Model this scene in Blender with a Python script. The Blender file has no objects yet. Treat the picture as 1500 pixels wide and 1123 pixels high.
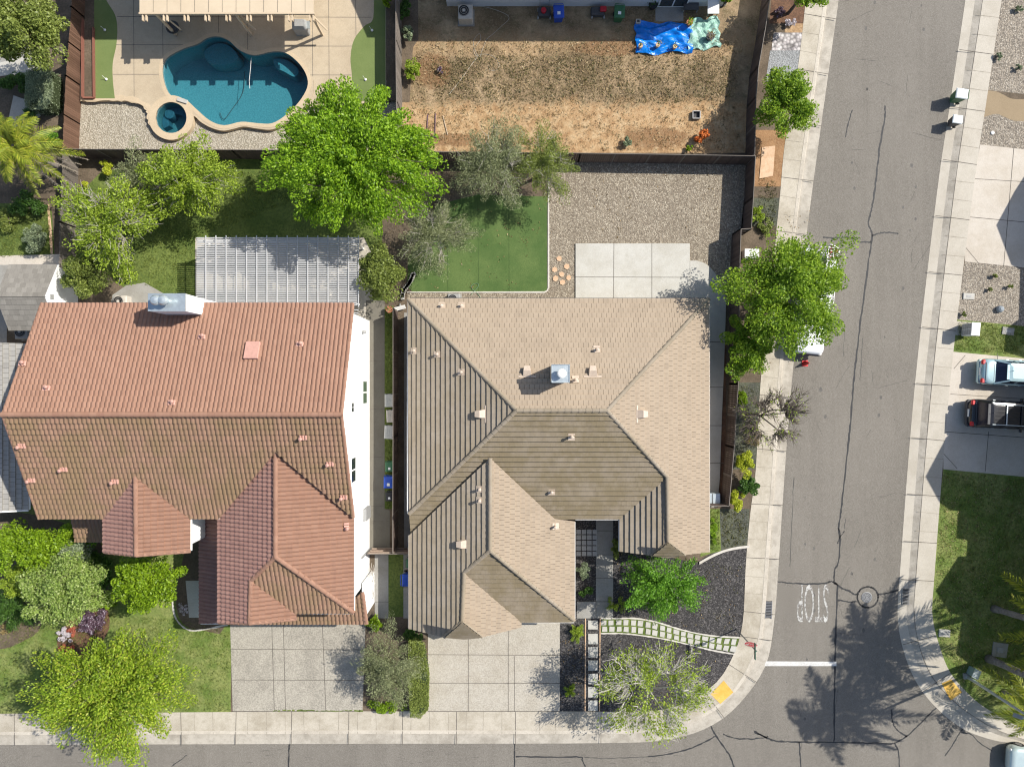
import bpy, bmesh, math, random
import numpy as np
from mathutils import Vector, Matrix
random.seed(7)
sc = bpy.context.scene
COL = sc.collection
R = math.radians
# ---------------------------------------------------------------- camera, sky, sun, exposure
S, H, CX, CY = 22.0, 45.0, 750.0, 561.5      # photo pixels per metre on the ground, flying height, image centre
cd = bpy.data.cameras.new('camera'); cam = bpy.data.objects.new('camera', cd); COL.objects.link(cam)
cam.location = (0, 0, H); cd.sensor_width = 36; cd.lens = 36*S*H/1500.0; cd.clip_end = 2000; cd.clip_start = .5
sc.camera = cam
SUN_EL, SUN_AZ = 44.5, 23.5                   # elevation; degrees north of east
w = bpy.data.worlds.new('World'); sc.world = w; w.use_nodes = True
nt = w.node_tree; bg = nt.nodes['Background']
sk = nt.nodes.new('ShaderNodeTexSky'); sk.sky_type = 'NISHITA'; sk.sun_disc = False
sk.sun_elevation = R(SUN_EL); sk.sun_rotation = R(90-SUN_AZ); sk.air_density = 1.0; sk.dust_density = 1.5
nt.links.new(sk.outputs[0], bg.inputs[0]); bg.inputs[1].default_value = 0.112
sl = bpy.data.lights.new('sun', 'SUN'); sun = bpy.data.objects.new('sun', sl); COL.objects.link(sun)
sl.energy = 4.6; sl.angle = R(.53); sl.color = (1, .955, .88)
sd = Vector((math.cos(R(SUN_AZ))*math.cos(R(SUN_EL)), math.sin(R(SUN_AZ))*math.cos(R(SUN_EL)), math.sin(R(SUN_EL))))
sun.rotation_euler = sd.to_track_quat('Z', 'Y').to_euler(); sun.location = sd*60
vs = sc.view_settings
vs.view_transform = 'Standard'; vs.look = 'None'; vs.exposure = 0.45; vs.gamma = 1; vs.use_curve_mapping = False
sc.cycles.filter_width = 1.15; sc.cycles.max_bounces = 6; sc.cycles.transparent_max_bounces = 12

# ---------------------------------------------------------------- helpers
def W(px, py, z=0.0):
    k = (1-z/H)/S
    return Vector(((px-CX)*k, -(py-CY)*k, z))

def wloc(o):
    v = Vector((0, 0, 0))
    while o is not None:
        v = v + o.location; o = o.parent
    return v

def tag(o, label=None, cat=None, group=None, kind=None):
    if label: o['label'] = label
    if cat: o['category'] = cat
    if group: o['group'] = group
    if kind: o['kind'] = kind
    return o

def thing(name, label, cat, loc=(0, 0, 0), rz=0, group=None):
    o = bpy.data.objects.new(name, None); COL.objects.link(o)
    o.location = loc; o.rotation_euler = (0, 0, rz); o.empty_display_size = .3
    return tag(o, label, cat, group)

def copy_tree(o, parent=None):
    c = o.copy(); COL.objects.link(c)
    if parent is not None: c.parent = parent
    for ch in [x for x in o.children]: copy_tree(ch, c)
    return c

class MB:
    """collects faces, built as ONE mesh object"""
    def __init__(s): s.v = []; s.f = []
    def add(s, vs, fs):
        n = len(s.v); s.v.extend([tuple(x) for x in vs]); s.f.extend([tuple(i+n for i in f) for f in fs])
    def poly(s, pts): s.add(pts, [tuple(range(len(pts)))])
    def box(s, c, d, rz=0, ry=0, rx=0):
        m = Matrix.Rotation(rz, 3, 'Z') @ Matrix.Rotation(ry, 3, 'Y') @ Matrix.Rotation(rx, 3, 'X')
        c = Vector(c); vs = []
        for x in (-.5, .5):
            for y in (-.5, .5):
                for z in (-.5, .5): vs.append(c + m @ Vector((x*d[0], y*d[1], z*d[2])))
        s.add(vs, [(0, 1, 3, 2), (4, 6, 7, 5), (0, 4, 5, 1), (2, 3, 7, 6), (0, 2, 6, 4), (1, 5, 7, 3)])
    def bar(s, p, q, w, h):
        p = Vector(p); q = Vector(q); d = q-p; L = d.length
        if L < 1e-6: return
        d.normalize(); up = Vector((0, 0, 1)) if abs(d.z) < .95 else Vector((1, 0, 0))
        a = d.cross(up).normalized(); b = a.cross(d)
        vs = []
        for e in (p, q):
            for i, j in ((-1, -1), (1, -1), (1, 1), (-1, 1)): vs.append(e + a*(i*w/2) + b*(j*h/2))
        s.add(vs, [(0, 1, 2, 3), (7, 6, 5, 4), (0, 4, 5, 1), (1, 5, 6, 2), (2, 6, 7, 3), (3, 7, 4, 0)])
    def tube(s, pts, r, n=6, cap=True):
        pts = [Vector(p) for p in pts]; rs = r if isinstance(r, (list, tuple)) else [r]*len(pts)
        base = len(s.v); vs = []
        for i, p in enumerate(pts):
            d = (pts[min(i+1, len(pts)-1)] - pts[max(i-1, 0)])
            if d.length < 1e-9: d = Vector((0, 0, 1))
            d.normalize(); up = Vector((0, 0, 1)) if abs(d.z) < .9 else Vector((1, 0, 0))
            a = d.cross(up).normalized(); b = d.cross(a)
            for k in range(n):
                t = 2*math.pi*k/n; vs.append(p + a*(math.cos(t)*rs[i]) + b*(math.sin(t)*rs[i]))
        fs = []
        for i in range(len(pts)-1):
            for k in range(n):
                k2 = (k+1) % n; fs.append((i*n+k, i*n+k2, (i+1)*n+k2, (i+1)*n+k))
        if cap: fs.append(tuple(range(n))[::-1]); fs.append(tuple((len(pts)-1)*n+k for k in range(n)))
        s.add(vs, fs)
    def lathe(s, c, prof, n=16):
        c = Vector(c); vs = []; fs = []
        for (r, z) in prof:
            for k in range(n):
                t = 2*math.pi*k/n; vs.append(c + Vector((r*math.cos(t), r*math.sin(t), z)))
        for i in range(len(prof)-1):
            for k in range(n):
                k2 = (k+1) % n; fs.append((i*n+k, i*n+k2, (i+1)*n+k2, (i+1)*n+k))
        fs.append(tuple(range(n))[::-1]); fs.append(tuple((len(prof)-1)*n+k for k in range(n)))
        s.add(vs, fs)
    def prism(s, pts, z0, z1):
        n = len(pts)
        vs = [(p[0], p[1], z0) for p in pts] + [(p[0], p[1], z1) for p in pts]
        s.add(vs, [tuple(range(n))[::-1], tuple(range(n, 2*n))] + [(i, (i+1) % n, n+(i+1) % n, n+i) for i in range(n)])
    def loft(s, rings):
        n = len(rings[0]); vs = [p for r in rings for p in r]; fs = []
        for i in range(len(rings)-1):
            for k in range(n):
                k2 = (k+1) % n; fs.append((i*n+k, i*n+k2, (i+1)*n+k2, (i+1)*n+k))
        fs.append(tuple(range(n))[::-1]); fs.append(tuple((len(rings)-1)*n+k for k in range(n)))
        s.add(vs, fs)
    def build(s, name, mat, parent=None, smooth=False, origin=None, bevel=0, local=False):
        off = Vector((0, 0, 0)) if local else wloc(parent)
        me = bpy.data.meshes.new(name)
        if parent is None and origin is None and s.v:
            a = np.array(s.v); lo = a.min(0); hi = a.max(0); origin = ((lo[0]+hi[0])/2, (lo[1]+hi[1])/2, lo[2])
        o_off = Vector(origin) if (parent is None and origin is not None) else Vector((0, 0, 0))
        t = off + o_off
        me.from_pydata([(x-t.x, y-t.y, z-t.z) for x, y, z in s.v], [], s.f)
        bm = bmesh.new(); bm.from_mesh(me); bmesh.ops.recalc_face_normals(bm, faces=bm.faces)
        if bevel: bmesh.ops.bevel(bm, geom=list(bm.edges), offset=bevel, segments=1, affect='EDGES', clamp_overlap=True)
        bm.to_mesh(me); bm.free()
        if smooth:
            for p in me.polygons: p.use_smooth = True
        o = bpy.data.objects.new(name, me); COL.objects.link(o)
        if mat: me.materials.append(mat)
        if parent is not None: o.parent = parent
        else: o.location = o_off
        return o

def np_mesh(name, V, quads, mat, parent=None, smooth=False, tris=False):
    k = 3 if tris else 4
    off = wloc(parent) if parent is not None else Vector((0, 0, 0))
    V = np.asarray(V, dtype=np.float32) - np.array(off, dtype=np.float32)
    me = bpy.data.meshes.new(name); n = len(quads)
    me.vertices.add(len(V)); me.vertices.foreach_set('co', V.ravel())
    me.loops.add(n*k); me.loops.foreach_set('vertex_index', np.asarray(quads, dtype=np.int32).ravel())
    me.polygons.add(n); me.polygons.foreach_set('loop_start', np.arange(0, n*k, k, dtype=np.int32))
    me.update(calc_edges=True)
    me.materials.append(mat)
    o = bpy.data.objects.new(name, me); COL.objects.link(o)
    if parent is not None: o.parent = parent
    return o

# ---------------------------------------------------------------- materials
MATS = {}
def newmat(name):
    m = bpy.data.materials.new(name); m.use_nodes = True; MATS[name] = m
    n = m.node_tree.nodes; b = n['Principled BSDF']
    return m, n, m.node_tree.links, b
def tc(n, l, scale=None):
    t = n.new('ShaderNodeTexCoord')
    return t.outputs['Object']
def noise(n, l, co, scale, detail=4, rough=.6):
    t = n.new('ShaderNodeTexNoise'); t.inputs['Scale'].default_value = scale; t.inputs['Detail'].default_value = detail
    t.inputs['Roughness'].default_value = rough; l.new(co, t.inputs['Vector']); return t.outputs['Fac']
def ramp(n, l, fac, stops):
    r = n.new('ShaderNodeValToRGB'); e = r.color_ramp.elements
    while len(e) < len(stops): e.new(.5)
    for i, (p, c) in enumerate(stops): e[i].position = p; e[i].color = (*c, 1)
    l.new(fac, r.inputs[0]); return r.outputs[0]
def mix(n, l, fac, a, b, mode='MIX'):
    m = n.new('ShaderNodeMix'); m.data_type = 'RGBA'; m.blend_type = mode
    if isinstance(fac, (int, float)): m.inputs[0].default_value = fac
    else: l.new(fac, m.inputs[0])
    for sk_, v in ((6, a), (7, b)):
        if isinstance(v, tuple): m.inputs[sk_].default_value = (*v, 1)
        else: l.new(v, m.inputs[sk_])
    return m.outputs[2]
def bump(n, l, b, h, strength, dist):
    k = n.new('ShaderNodeBump'); k.inputs['Strength'].default_value = strength; k.inputs['Distance'].default_value = dist
    l.new(h, k.inputs['Height']); l.new(k.outputs[0], b.inputs['Normal'])
def mth(n, l, op, a, b=None):
    m = n.new('ShaderNodeMath'); m.operation = op
    for i, v in enumerate((a, b)):
        if v is None: continue
        if isinstance(v, (int, float)): m.inputs[i].default_value = v
        else: l.new(v, m.inputs[i])
    return m.outputs[0]

def m_plain(name, c, rough=.6, metal=0, var=.12, sc_=6):
    m, n, l, b = newmat(name)
    co = tc(n, l); f = noise(n, l, co, sc_, 5)
    d = tuple(x*(1-var) for x in c); u = tuple(min(1, x*(1+var)) for x in c)
    l.new(ramp(n, l, f, [(.3, d), (.7, u)]), b.inputs['Base Color'])
    b.inputs['Roughness'].default_value = rough; b.inputs['Metallic'].default_value = metal
    return m
def m_mottle(name, c1, c2, c3, s1, s2, rough=.9, bs=.4, bd=.03, bscale=None, mixf=.5):
    """two noise scales: patches (c1<->c2) and grains towards c3"""
    m, n, l, b = newmat(name); co = tc(n, l)
    a = ramp(n, l, noise(n, l, co, s1, 6, .65), [(.41, c1), (.59, c2)])
    g = noise(n, l, co, s2, 4, .7)
    gf = mth(n, l, 'MULTIPLY', ramp(n, l, g, [(.44, (0, 0, 0)), (.6, (1, 1, 1))]), mixf)
    l.new(mix(n, l, gf, a, c3), b.inputs['Base Color'])
    b.inputs['Roughness'].default_value = rough
    bump(n, l, b, g if bscale is None else noise(n, l, co, bscale, 3), bs, bd)
    return m
def m_gravel(name, cols, s, dark, rough=.9, patch=.35):
    m, n, l, b = newmat(name); co = tc(n, l)
    v = n.new('ShaderNodeTexVoronoi'); v.inputs['Scale'].default_value = s; l.new(co, v.inputs['Vector'])
    sep = n.new('ShaderNodeSeparateColor'); l.new(v.outputs['Color'], sep.inputs[0])
    st = [(i/(len(cols)-1), c) for i, c in enumerate(cols)]
    c0 = ramp(n, l, sep.outputs[0], st)
    ed = ramp(n, l, v.outputs['Distance'], [(.25, (0, 0, 0)), (.75, (1, 1, 1))])
    c1 = mix(n, l, mth(n, l, 'MULTIPLY', ed, .7), c0, dark)
    pt = noise(n, l, co, .5, 5, .6)
    c2 = mix(n, l, mth(n, l, 'MULTIPLY', ramp(n, l, pt, [(.4, (0, 0, 0)), (.75, (1, 1, 1))]), patch), c1, dark)
    l.new(c2, b.inputs['Base Color']); b.inputs['Roughness'].default_value = rough
    inv = mth(n, l, 'SUBTRACT', 1.0, v.outputs['Distance']); bump(n, l, b, inv, .7, .05)
    return m
def m_tile(name, dark, light, stain=None, stain_amt=0, rough=.8, wear=.22):
    m, n, l, b = newmat(name); co = tc(n, l)
    g = n.new('ShaderNodeNewGeometry')
    base = ramp(n, l, g.outputs['Random Per Island'], [(0, dark), (.5, tuple((a+c)/2 for a, c in zip(dark, light))), (1, light)])
    f = noise(n, l, co, 1.1, 6, .7)
    base = mix(n, l, mth(n, l, 'MULTIPLY', ramp(n, l, f, [(.46, (0, 0, 0)), (.64, (1, 1, 1))]), wear), base, tuple(x*.62 for x in dark))
    if stain:
        f2 = noise(n, l, co, .55, 5, .75)
        base = mix(n, l, mth(n, l, 'MULTIPLY', ramp(n, l, f2, [(.40, (0, 0, 0)), (.58, (1, 1, 1))]), stain_amt), base, stain)
    odd = ramp(n, l, g.outputs['Random Per Island'], [(0, (1, 1, 1)), (.035, (0, 0, 0)), (.955, (0, 0, 0)), (.97, (1, 1, 1))])
    base = mix(n, l, mth(n, l, 'MULTIPLY', odd, .22), base, tuple(x*.6 for x in dark))
    mp = n.new('ShaderNodeMapping'); mp.inputs['Scale'].default_value = (2.2, .5, .5); l.new(co, mp.inputs[0])
    stk = noise(n, l, mp.outputs[0], 1.2, 6, .75); base = mix(n, l, mth(n, l, 'MULTIPLY', ramp(n, l, stk, [(.52, (0, 0, 0)), (.66, (1, 1, 1))]), .28), base, tuple(x*.55 for x in dark))
    fine = noise(n, l, co, 26, 3, .7)
    base = mix(n, l, .25, base, ramp(n, l, fine, [(.3, tuple(x*.6 for x in dark)), (.7, light)]))
    l.new(base, b.inputs['Base Color']); b.inputs['Roughness'].default_value = rough
    bump(n, l, b, fine, .2, .01)
    return m
def m_leaf(name, dark, light, trans=.35, rough=.45, third=None):
    m, n, l, b = newmat(name)
    g = n.new('ShaderNodeNewGeometry')
    st = [(0, dark), (.75, light)] + ([(1, third)] if third else [(1, tuple(min(1, x*1.25) for x in light))])
    c = ramp(n, l, g.outputs['Random Per Island'], st)
    co = tc(n, l); f = noise(n, l, co, .9, 3)
    c = mix(n, l, mth(n, l, 'MULTIPLY', ramp(n, l, f, [(.4, (0, 0, 0)), (.7, (1, 1, 1))]), .45), c, dark)
    l.new(c, b.inputs['Base Color']); b.inputs['Roughness'].default_value = rough
    b.inputs['Specular IOR Level'].default_value = .35
    tr = n.new('ShaderNodeBsdfTranslucent'); l.new(c, tr.inputs[0])
    ms = n.new('ShaderNodeMixShader'); ms.inputs[0].default_value = trans
    l.new(b.outputs[0], ms.inputs[1]); l.new(tr.outputs[0], ms.inputs[2])
    l.new(ms.outputs[0], n['Material Output'].inputs[0])
    return m
def m_wood(name, dark, light, rough=.85):
    m, n, l, b = newmat(name); co = tc(n, l)
    g = n.new('ShaderNodeNewGeometry')
    c = ramp(n, l, g.outputs['Random Per Island'], [(0, dark), (1, light)])
    f = noise(n, l, co, 9, 6, .7)
    c = mix(n, l, mth(n, l, 'MULTIPLY', f, .5), c, tuple(x*.5 for x in dark))
    l.new(c, b.inputs['Base Color']); b.inputs['Roughness'].default_value = rough
    return m
def m_concrete(name, c, dirt, s=.6, amt=.6, grain=30, gamt=.18, rough=.85):
    m, n, l, b = newmat(name); co = tc(n, l)
    f = noise(n, l, co, s, 8, .7); g = noise(n, l, co, grain, 3, .7)
    a = mix(n, l, mth(n, l, 'MULTIPLY', ramp(n, l, f, [(.44, (0, 0, 0)), (.62, (1, 1, 1))]), amt), c, dirt)
    f3 = noise(n, l, co, s*6, 6, .75)
    a = mix(n, l, mth(n, l, 'MULTIPLY', ramp(n, l, f3, [(.48, (0, 0, 0)), (.66, (1, 1, 1))]), amt*.6), a, dirt)
    a = mix(n, l, gamt, a, ramp(n, l, g, [(.36, tuple(x*.3 for x in c)), (.64, tuple(min(1, x*1.5) for x in c))]))
    l.new(a, b.inputs['Base Color']); b.inputs['Roughness'].default_value = rough
    bump(n, l, b, g, .15, .01)
    return m
def m_glass(name, c, rough=.05):
    m, n, l, b = newmat(name); b.inputs['Base Color'].default_value = (*c, 1); b.inputs['Roughness'].default_value = rough
    b.inputs['Specular IOR Level'].default_value = .8
    return m
def m_paint(name, c, rough=.25, metal=0, coat=.6):
    m, n, l, b = newmat(name); co = tc(n, l); f = noise(n, l, co, 3, 5)
    l.new(ramp(n, l, f, [(.3, tuple(x*.93 for x in c)), (.7, c)]), b.inputs['Base Color'])
    b.inputs['Roughness'].default_value = rough; b.inputs['Metallic'].default_value = metal
    b.inputs['Coat Weight'].default_value = coat; b.inputs['Coat Roughness'].default_value = .08
    return m

M = {}
def m_asphalt():
    m, n, l, b = newmat('asphalt'); co = tc(n, l)
    a = ramp(n, l, noise(n, l, co, .13, 7, .68), [(.38, (.143, .130, .110)), (.5, (.169, .154, .131)), (.62, (.193, .176, .150))])
    mp = n.new('ShaderNodeMapping'); mp.inputs['Rotation'].default_value = (0, 0, R(6)); mp.inputs['Scale'].default_value = (1.1, .07, 1); l.new(co, mp.inputs[0])
    a = mix(n, l, mth(n, l, 'MULTIPLY', ramp(n, l, noise(n, l, mp.outputs[0], 1, 5, .6), [(.44, (0, 0, 0)), (.6, (1, 1, 1))]), .45), a, (.108, .097, .081))
    g = noise(n, l, co, 22, 4, .85); a = mix(n, l, .55, a, ramp(n, l, g, [(.36, (.078, .07, .058)), (.5, (.18, .162, .135)), (.66, (.35, .32, .275))]))
    s = noise(n, l, co, 1.3, 8, .8); a = mix(n, l, mth(n, l, 'MULTIPLY', ramp(n, l, s, [(.6, (0, 0, 0)), (.72, (1, 1, 1))]), .4), a, (.10, .094, .084))
    l.new(a, b.inputs['Base Color']); b.inputs['Roughness'].default_value = .92; bump(n, l, b, g, .3, .012); return m
M['asphalt'] = m_asphalt()
M['seal'] = m_plain('crack_sealant', (.026, .026, .027), .7, var=.3)
M['walk'] = m_concrete('pavement_concrete', (.47, .425, .345), (.27, .23, .165), .4, .7)
M['walk2'] = m_concrete('east_concrete', (.47, .43, .36), (.33, .29, .225), .4, .5)
M['gutter'] = m_concrete('gutter_concrete', (.44, .40, .335), (.22, .195, .155), .6, .75)
M['kerb'] = m_concrete('kerb_concrete', (.52, .47, .39), (.25, .215, .165), .5, .5)
M['aggregate'] = m_concrete('aggregate_concrete', (.37, .34, .28), (.22, .20, .165), .5, .8, 14, .4)
M['aggregate_tan'] = m_concrete('aggregate_tan_concrete', (.42, .385, .32), (.31, .27, .205), .6, .6, 14, .3)
M['pad'] = m_concrete('pad_concrete', (.49, .475, .425), (.36, .335, .275), .35, .6)
M['drive_e'] = m_concrete('drive_concrete', (.52, .47, .40), (.38, .32, .24), .5, .5)
M['patio'] = m_concrete('tan_patio', (.47, .385, .27), (.36, .285, .19), .4, .6)
M['coping'] = m_concrete('pool_coping', (.52, .415, .28), (.42, .325, .21), .8, .4)
M['path_g'] = m_concrete('grey_path', (.30, .29, .265), (.21, .195, .165), .7, .6)
M['joint'] = m_plain('joint', (.13, .115, .095), .9, var=.3)
M['soil'] = m_mottle('soil', (.105, .078, .052), (.16, .12, .082), (.06, .05, .03), .9, 9, .95, .6, .05)
M['mulch'] = m_gravel('dark_mulch', [(.02, .019, .02), (.055, .05, .048), (.03, .028, .028), (.20, .185, .175), (.045, .042, .04)], 15, (.022, .02, .02), patch=.3)
M['redmulch'] = m_mottle('red_mulch', (.12, .06, .035), (.19, .1, .055), (.04, .03, .02), 1.6, 10, .95, .8, .05)
def m_dry():
    """dry weedy yard: straw, weeds and, along the back fence and in two dug patches, bare earth with ragged edges"""
    m, n, l, b = newmat('dry_yard'); co = tc(n, l)
    sx = n.new('ShaderNodeSeparateXYZ'); l.new(co, sx.inputs[0])
    f = noise(n, l, co, 6, 7, .85); big_ = noise(n, l, co, .35, 6, .7); mid = noise(n, l, co, 1.6, 7, .75)
    straw = ramp(n, l, big_, [(.40, (.17, .118, .062)), (.47, (.25, .178, .10)), (.54, (.33, .235, .135)), (.62, (.44, .32, .19))])
    straw = mix(n, l, mth(n, l, 'MULTIPLY', ramp(n, l, mid, [(.5, (0, 0, 0)), (.6, (1, 1, 1))]), .5), straw, (.13, .11, .045))
    earth = ramp(n, l, mid, [(.38, (.38, .22, .10)), (.5, (.52, .335, .17)), (.62, (.62, .45, .26))])
    def band(y0, y1, soft, amp):
        yy = mth(n, l, 'ADD', sx.outputs[1], mth(n, l, 'MULTIPLY', mth(n, l, 'SUBTRACT', big_, .5), amp)); yy = mth(n, l, 'ADD', yy, mth(n, l, 'MULTIPLY', mth(n, l, 'SUBTRACT', mid, .5), amp*.8))
        o = []
        for lo, hi in ((y0-soft, y0+soft), (y1+soft, y1-soft)):
            mr = n.new('ShaderNodeMapRange'); mr.inputs[1].default_value = lo; mr.inputs[2].default_value = hi; l.new(yy, mr.inputs[0]); o.append(mr.outputs[0])
        return mth(n, l, 'MULTIPLY', o[0], o[1])
    def spot(px, py, rx, ry):
        c = W(px, py); dx = mth(n, l, 'MULTIPLY', mth(n, l, 'SUBTRACT', sx.outputs[0], c.x), 22/rx); dy = mth(n, l, 'MULTIPLY', mth(n, l, 'SUBTRACT', sx.outputs[1], c.y), 22/ry)
        d = mth(n, l, 'ADD', mth(n, l, 'MULTIPLY', dx, dx), mth(n, l, 'MULTIPLY', dy, dy)); d = mth(n, l, 'ADD', d, mth(n, l, 'MULTIPLY', mth(n, l, 'SUBTRACT', mid, .5), 2.6))
        mr = n.new('ShaderNodeMapRange'); mr.inputs[1].default_value = 1.25; mr.inputs[2].default_value = .7; l.new(d, mr.inputs[0]); return mr.outputs[0]
    a = mix(n, l, mth(n, l, 'MULTIPLY', band(W(0, 235).y, W(0, 152).y, .35, 2.4), .92), straw, earth)
    a = mix(n, l, mth(n, l, 'MULTIPLY', band(W(0, 78).y, W(0, 54).y, .5, 2.6), .5), a, earth)
    for px, py, rx, ry in ((960, 203, 52, 16), (634, 103, 26, 26), (900, 70, 60, 12), (660, 205, 40, 10)): a = mix(n, l, mth(n, l, 'MULTIPLY', spot(px, py, rx, ry), .75), a, (.23, .12, .052))
    a = mix(n, l, mth(n, l, 'MULTIPLY', ramp(n, l, f, [(.52, (0, 0, 0)), (.66, (1, 1, 1))]), .42), a, (.10, .072, .033))
    a = mix(n, l, mth(n, l, 'MULTIPLY', ramp(n, l, noise(n, l, co, 9, 5, .8), [(.52, (0, 0, 0)), (.64, (1, 1, 1))]), .45), a, (.52, .40, .25))
    l.new(a, b.inputs['Base Color']); b.inputs['Roughness'].default_value = .95; bump(n, l, b, f, .9, .12)
    return m
M['dry'] = m_dry()
M['bare'] = m_mottle('bare_earth', (.38, .24, .125), (.47, .325, .19), (.16, .10, .045), .8, 7, .95, .7, .06, mixf=.5)
M['darkearth'] = m_mottle('rust_earth', (.22, .115, .05), (.31, .17, .08), (.36, .23, .12), 1.4, 9, .95, .6, .05)
M['lawn'] = m_mottle('lawn', (.085, .125, .02), (.15, .19, .04), (.04, .07, .012), .45, 7, .95, .9, .06, mixf=.6)
M['lawn_e'] = m_mottle('watered_lawn', (.12, .18, .03), (.225, .25, .075), (.065, .10, .02), .7, 6, .95, .9, .06, mixf=.5)
M['turf'] = m_mottle('turf', (.062, .115, .026), (.105, .158, .043), (.045, .085, .018), .35, 16, .95, .5, .03, mixf=.5)
M['putt'] = m_mottle('putting_turf', (.13, .175, .05), (.15, .195, .06), (.10, .14, .04), .6, 22, .95, .3, .02, mixf=.3)
M['pebble'] = m_gravel('river_pebbles', [(.14, .112, .08), (.34, .285, .21), (.245, .205, .15), (.54, .48, .37), (.30, .25, .18)], 13.5, (.14, .112, .082), patch=.35)
M['pebble_e'] = m_gravel('grey_tan_gravel', [(.16, .135, .11), (.42, .36, .28), (.27, .23, .185), (.5, .45, .37)], 12, (.10, .085, .065), patch=.2)
M['pebble_p'] = m_gravel('poolside_gravel', [(.30, .27, .21), (.50, .46, .37), (.38, .33, .26), (.58, .54, .45)], 12.5, (.19, .16, .11), patch=.2)
M['cobble'] = m_gravel('pale_cobbles', [(.22, .20, .2), (.58, .54, .52), (.42, .38, .37), (.68, .65, .62)], 4.5, (.05, .045, .04), patch=0)
M['bluegrey'] = m_gravel('blue_grey_gravel', [(.24, .25, .25), (.36, .37, .37), (.30, .31, .31)], 12, (.17, .17, .165))
M['white'] = m_plain('white_stucco', (.80, .80, .78), .85, var=.04)
M['stucco'] = m_plain('tan_stucco', (.48, .42, .34), .9, var=.06)
M['paleblue'] = m_plain('pale_siding', (.60, .62, .63), .8, var=.05)
M['trim'] = m_plain('white_trim', (.76, .75, .72), .5, var=.05)
M['underlay'] = m_plain('roof_underlay', (.055, .045, .038), .95, var=.2)
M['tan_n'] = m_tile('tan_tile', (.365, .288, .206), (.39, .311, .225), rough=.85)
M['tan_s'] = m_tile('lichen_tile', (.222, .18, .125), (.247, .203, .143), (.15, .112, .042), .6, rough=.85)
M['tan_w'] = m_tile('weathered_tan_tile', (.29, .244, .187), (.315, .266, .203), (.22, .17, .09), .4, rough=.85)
M['red_n'] = m_tile('terracotta_tile', (.275, .146, .095), (.325, .184, .124), rough=.8)
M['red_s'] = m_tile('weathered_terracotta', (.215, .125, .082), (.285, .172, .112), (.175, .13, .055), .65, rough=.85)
M['red_w'] = m_tile('mauve_terracotta', (.26, .14, .112), (.33, .19, .152), rough=.85)
M['shingle'] = m_tile('grey_shingle', (.19, .175, .15), (.29, .27, .235), rough=.95)
M['greytile'] = m_tile('grey_tile', (.30, .285, .26), (.38, .365, .33), rough=.85)
M['vent_t'] = m_plain('tan_vent_paint', (.50, .405, .315), .5)
M['vent_r'] = m_plain('pink_vent_paint', (.50, .28, .22), .5)
M['galv'] = m_plain('galvanised', (.50, .56, .58), .38, .6, sc_=4)
M['fence_b'] = m_wood('brown_fence', (.115, .060, .035), (.20, .11, .07))
M['fence_r'] = m_wood('red_fence', (.20, .075, .05), (.30, .125, .085))
M['fence_g'] = m_wood('grey_fence', (.14, .12, .10), (.24, .205, .175))
M['fence_d'] = m_wood('dark_fence', (.075, .052, .042), (.13, .092, .075))
M['rail'] = m_wood('fence_rail', (.32, .235, .175), (.42, .33, .255))
M['timber'] = m_wood('cream_timber', (.56, .44, .30), (.64, .52, .37))
M['deckroof'] = m_concrete('patio_roof_panel', (.56, .46, .33), (.45, .36, .25), .5, .4, 30, .08)
M['black'] = m_plain('black_plastic', (.018, .018, .02), .5)
M['dgrey'] = m_plain('dark_grey', (.06, .06, .063), .6)
M['grey'] = m_plain('grey_plastic', (.30, .30, .29), .6)
M['bluebin'] = m_plain('blue_plastic', (.015, .07, .42), .5)
M['greenbin'] = m_plain('green_plastic', (.03, .13, .055), .5)
M['beigebin'] = m_plain('beige_plastic', (.50, .46, .40), .6)
M['sticker'] = m_plain('white_sticker', (.78, .78, .76), .6)
M['red'] = m_plain('red_plastic', (.55, .02, .02), .4)
M['orange'] = m_plain('orange_foliage', (.55, .14, .02), .7, var=.4)
M['signred'] = m_plain('sign_red', (.50, .015, .03), .4, var=.03)
M['signgreen'] = m_plain('sign_green', (.02, .10, .06), .4)
M['steel'] = m_plain('steel', (.28, .28, .28), .45, .7)
M['rubber'] = m_plain('rubber', (.02, .02, .02), .8)
M['yellow'] = m_mottle('yellow_paving', (.62, .36, .06), (.70, .44, .10), (.5, .27, .04), 1.4, 12, .85, .3, .02, mixf=.3)
M['bluetarp'] = m_plain('blue_tarp', (.0, .17, .62), .35, var=.25, sc_=3)
M['tealtarp'] = m_plain('teal_tarp', (.27, .46, .38), .5, var=.2, sc_=3)
M['terracotta'] = m_plain('clay_pot', (.36, .14, .075), .8)
M['bark'] = m_mottle('bark', (.10, .08, .062), (.17, .14, .11), (.05, .04, .03), 3, 18, .95, .6, .03)
M['palebark'] = m_mottle('pale_bark', (.33, .30, .26), (.45, .42, .37), (.22, .19, .16), 3, 18, .95, .4, .02)
M['whitebark'] = m_mottle('white_bark', (.47, .44, .38), (.58, .55, .49), (.33, .30, .25), 3, 18, .95, .4, .02)
M['palmbark'] = m_mottle('palm_bark', (.22, .19, .17), (.30, .27, .24), (.12, .10, .09), 2, 9, .95, .8, .04)
M['glass'] = m_glass('window_glass', (.03, .04, .045))
M['greenglass'] = m_glass('green_glass', (.09, .15, .09), .1)
M['carglass'] = m_glass('car_glass', (.012, .016, .035), .06)
M['stone'] = m_mottle('sandstone', (.55, .36, .22), (.62, .44, .29), (.4, .26, .15), 3, 14, .9, .4, .02, mixf=.3)
M['paver'] = m_concrete('white_paver', (.47, .455, .41), (.33, .31, .27), 1.2, .5)
M['greypaver'] = m_concrete('grey_paver', (.36, .365, .36), (.26, .26, .255), 1.2, .5)
M['edging'] = m_concrete('edging', (.56, .53, .47), (.36, .32, .26), 1, .5)
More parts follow.
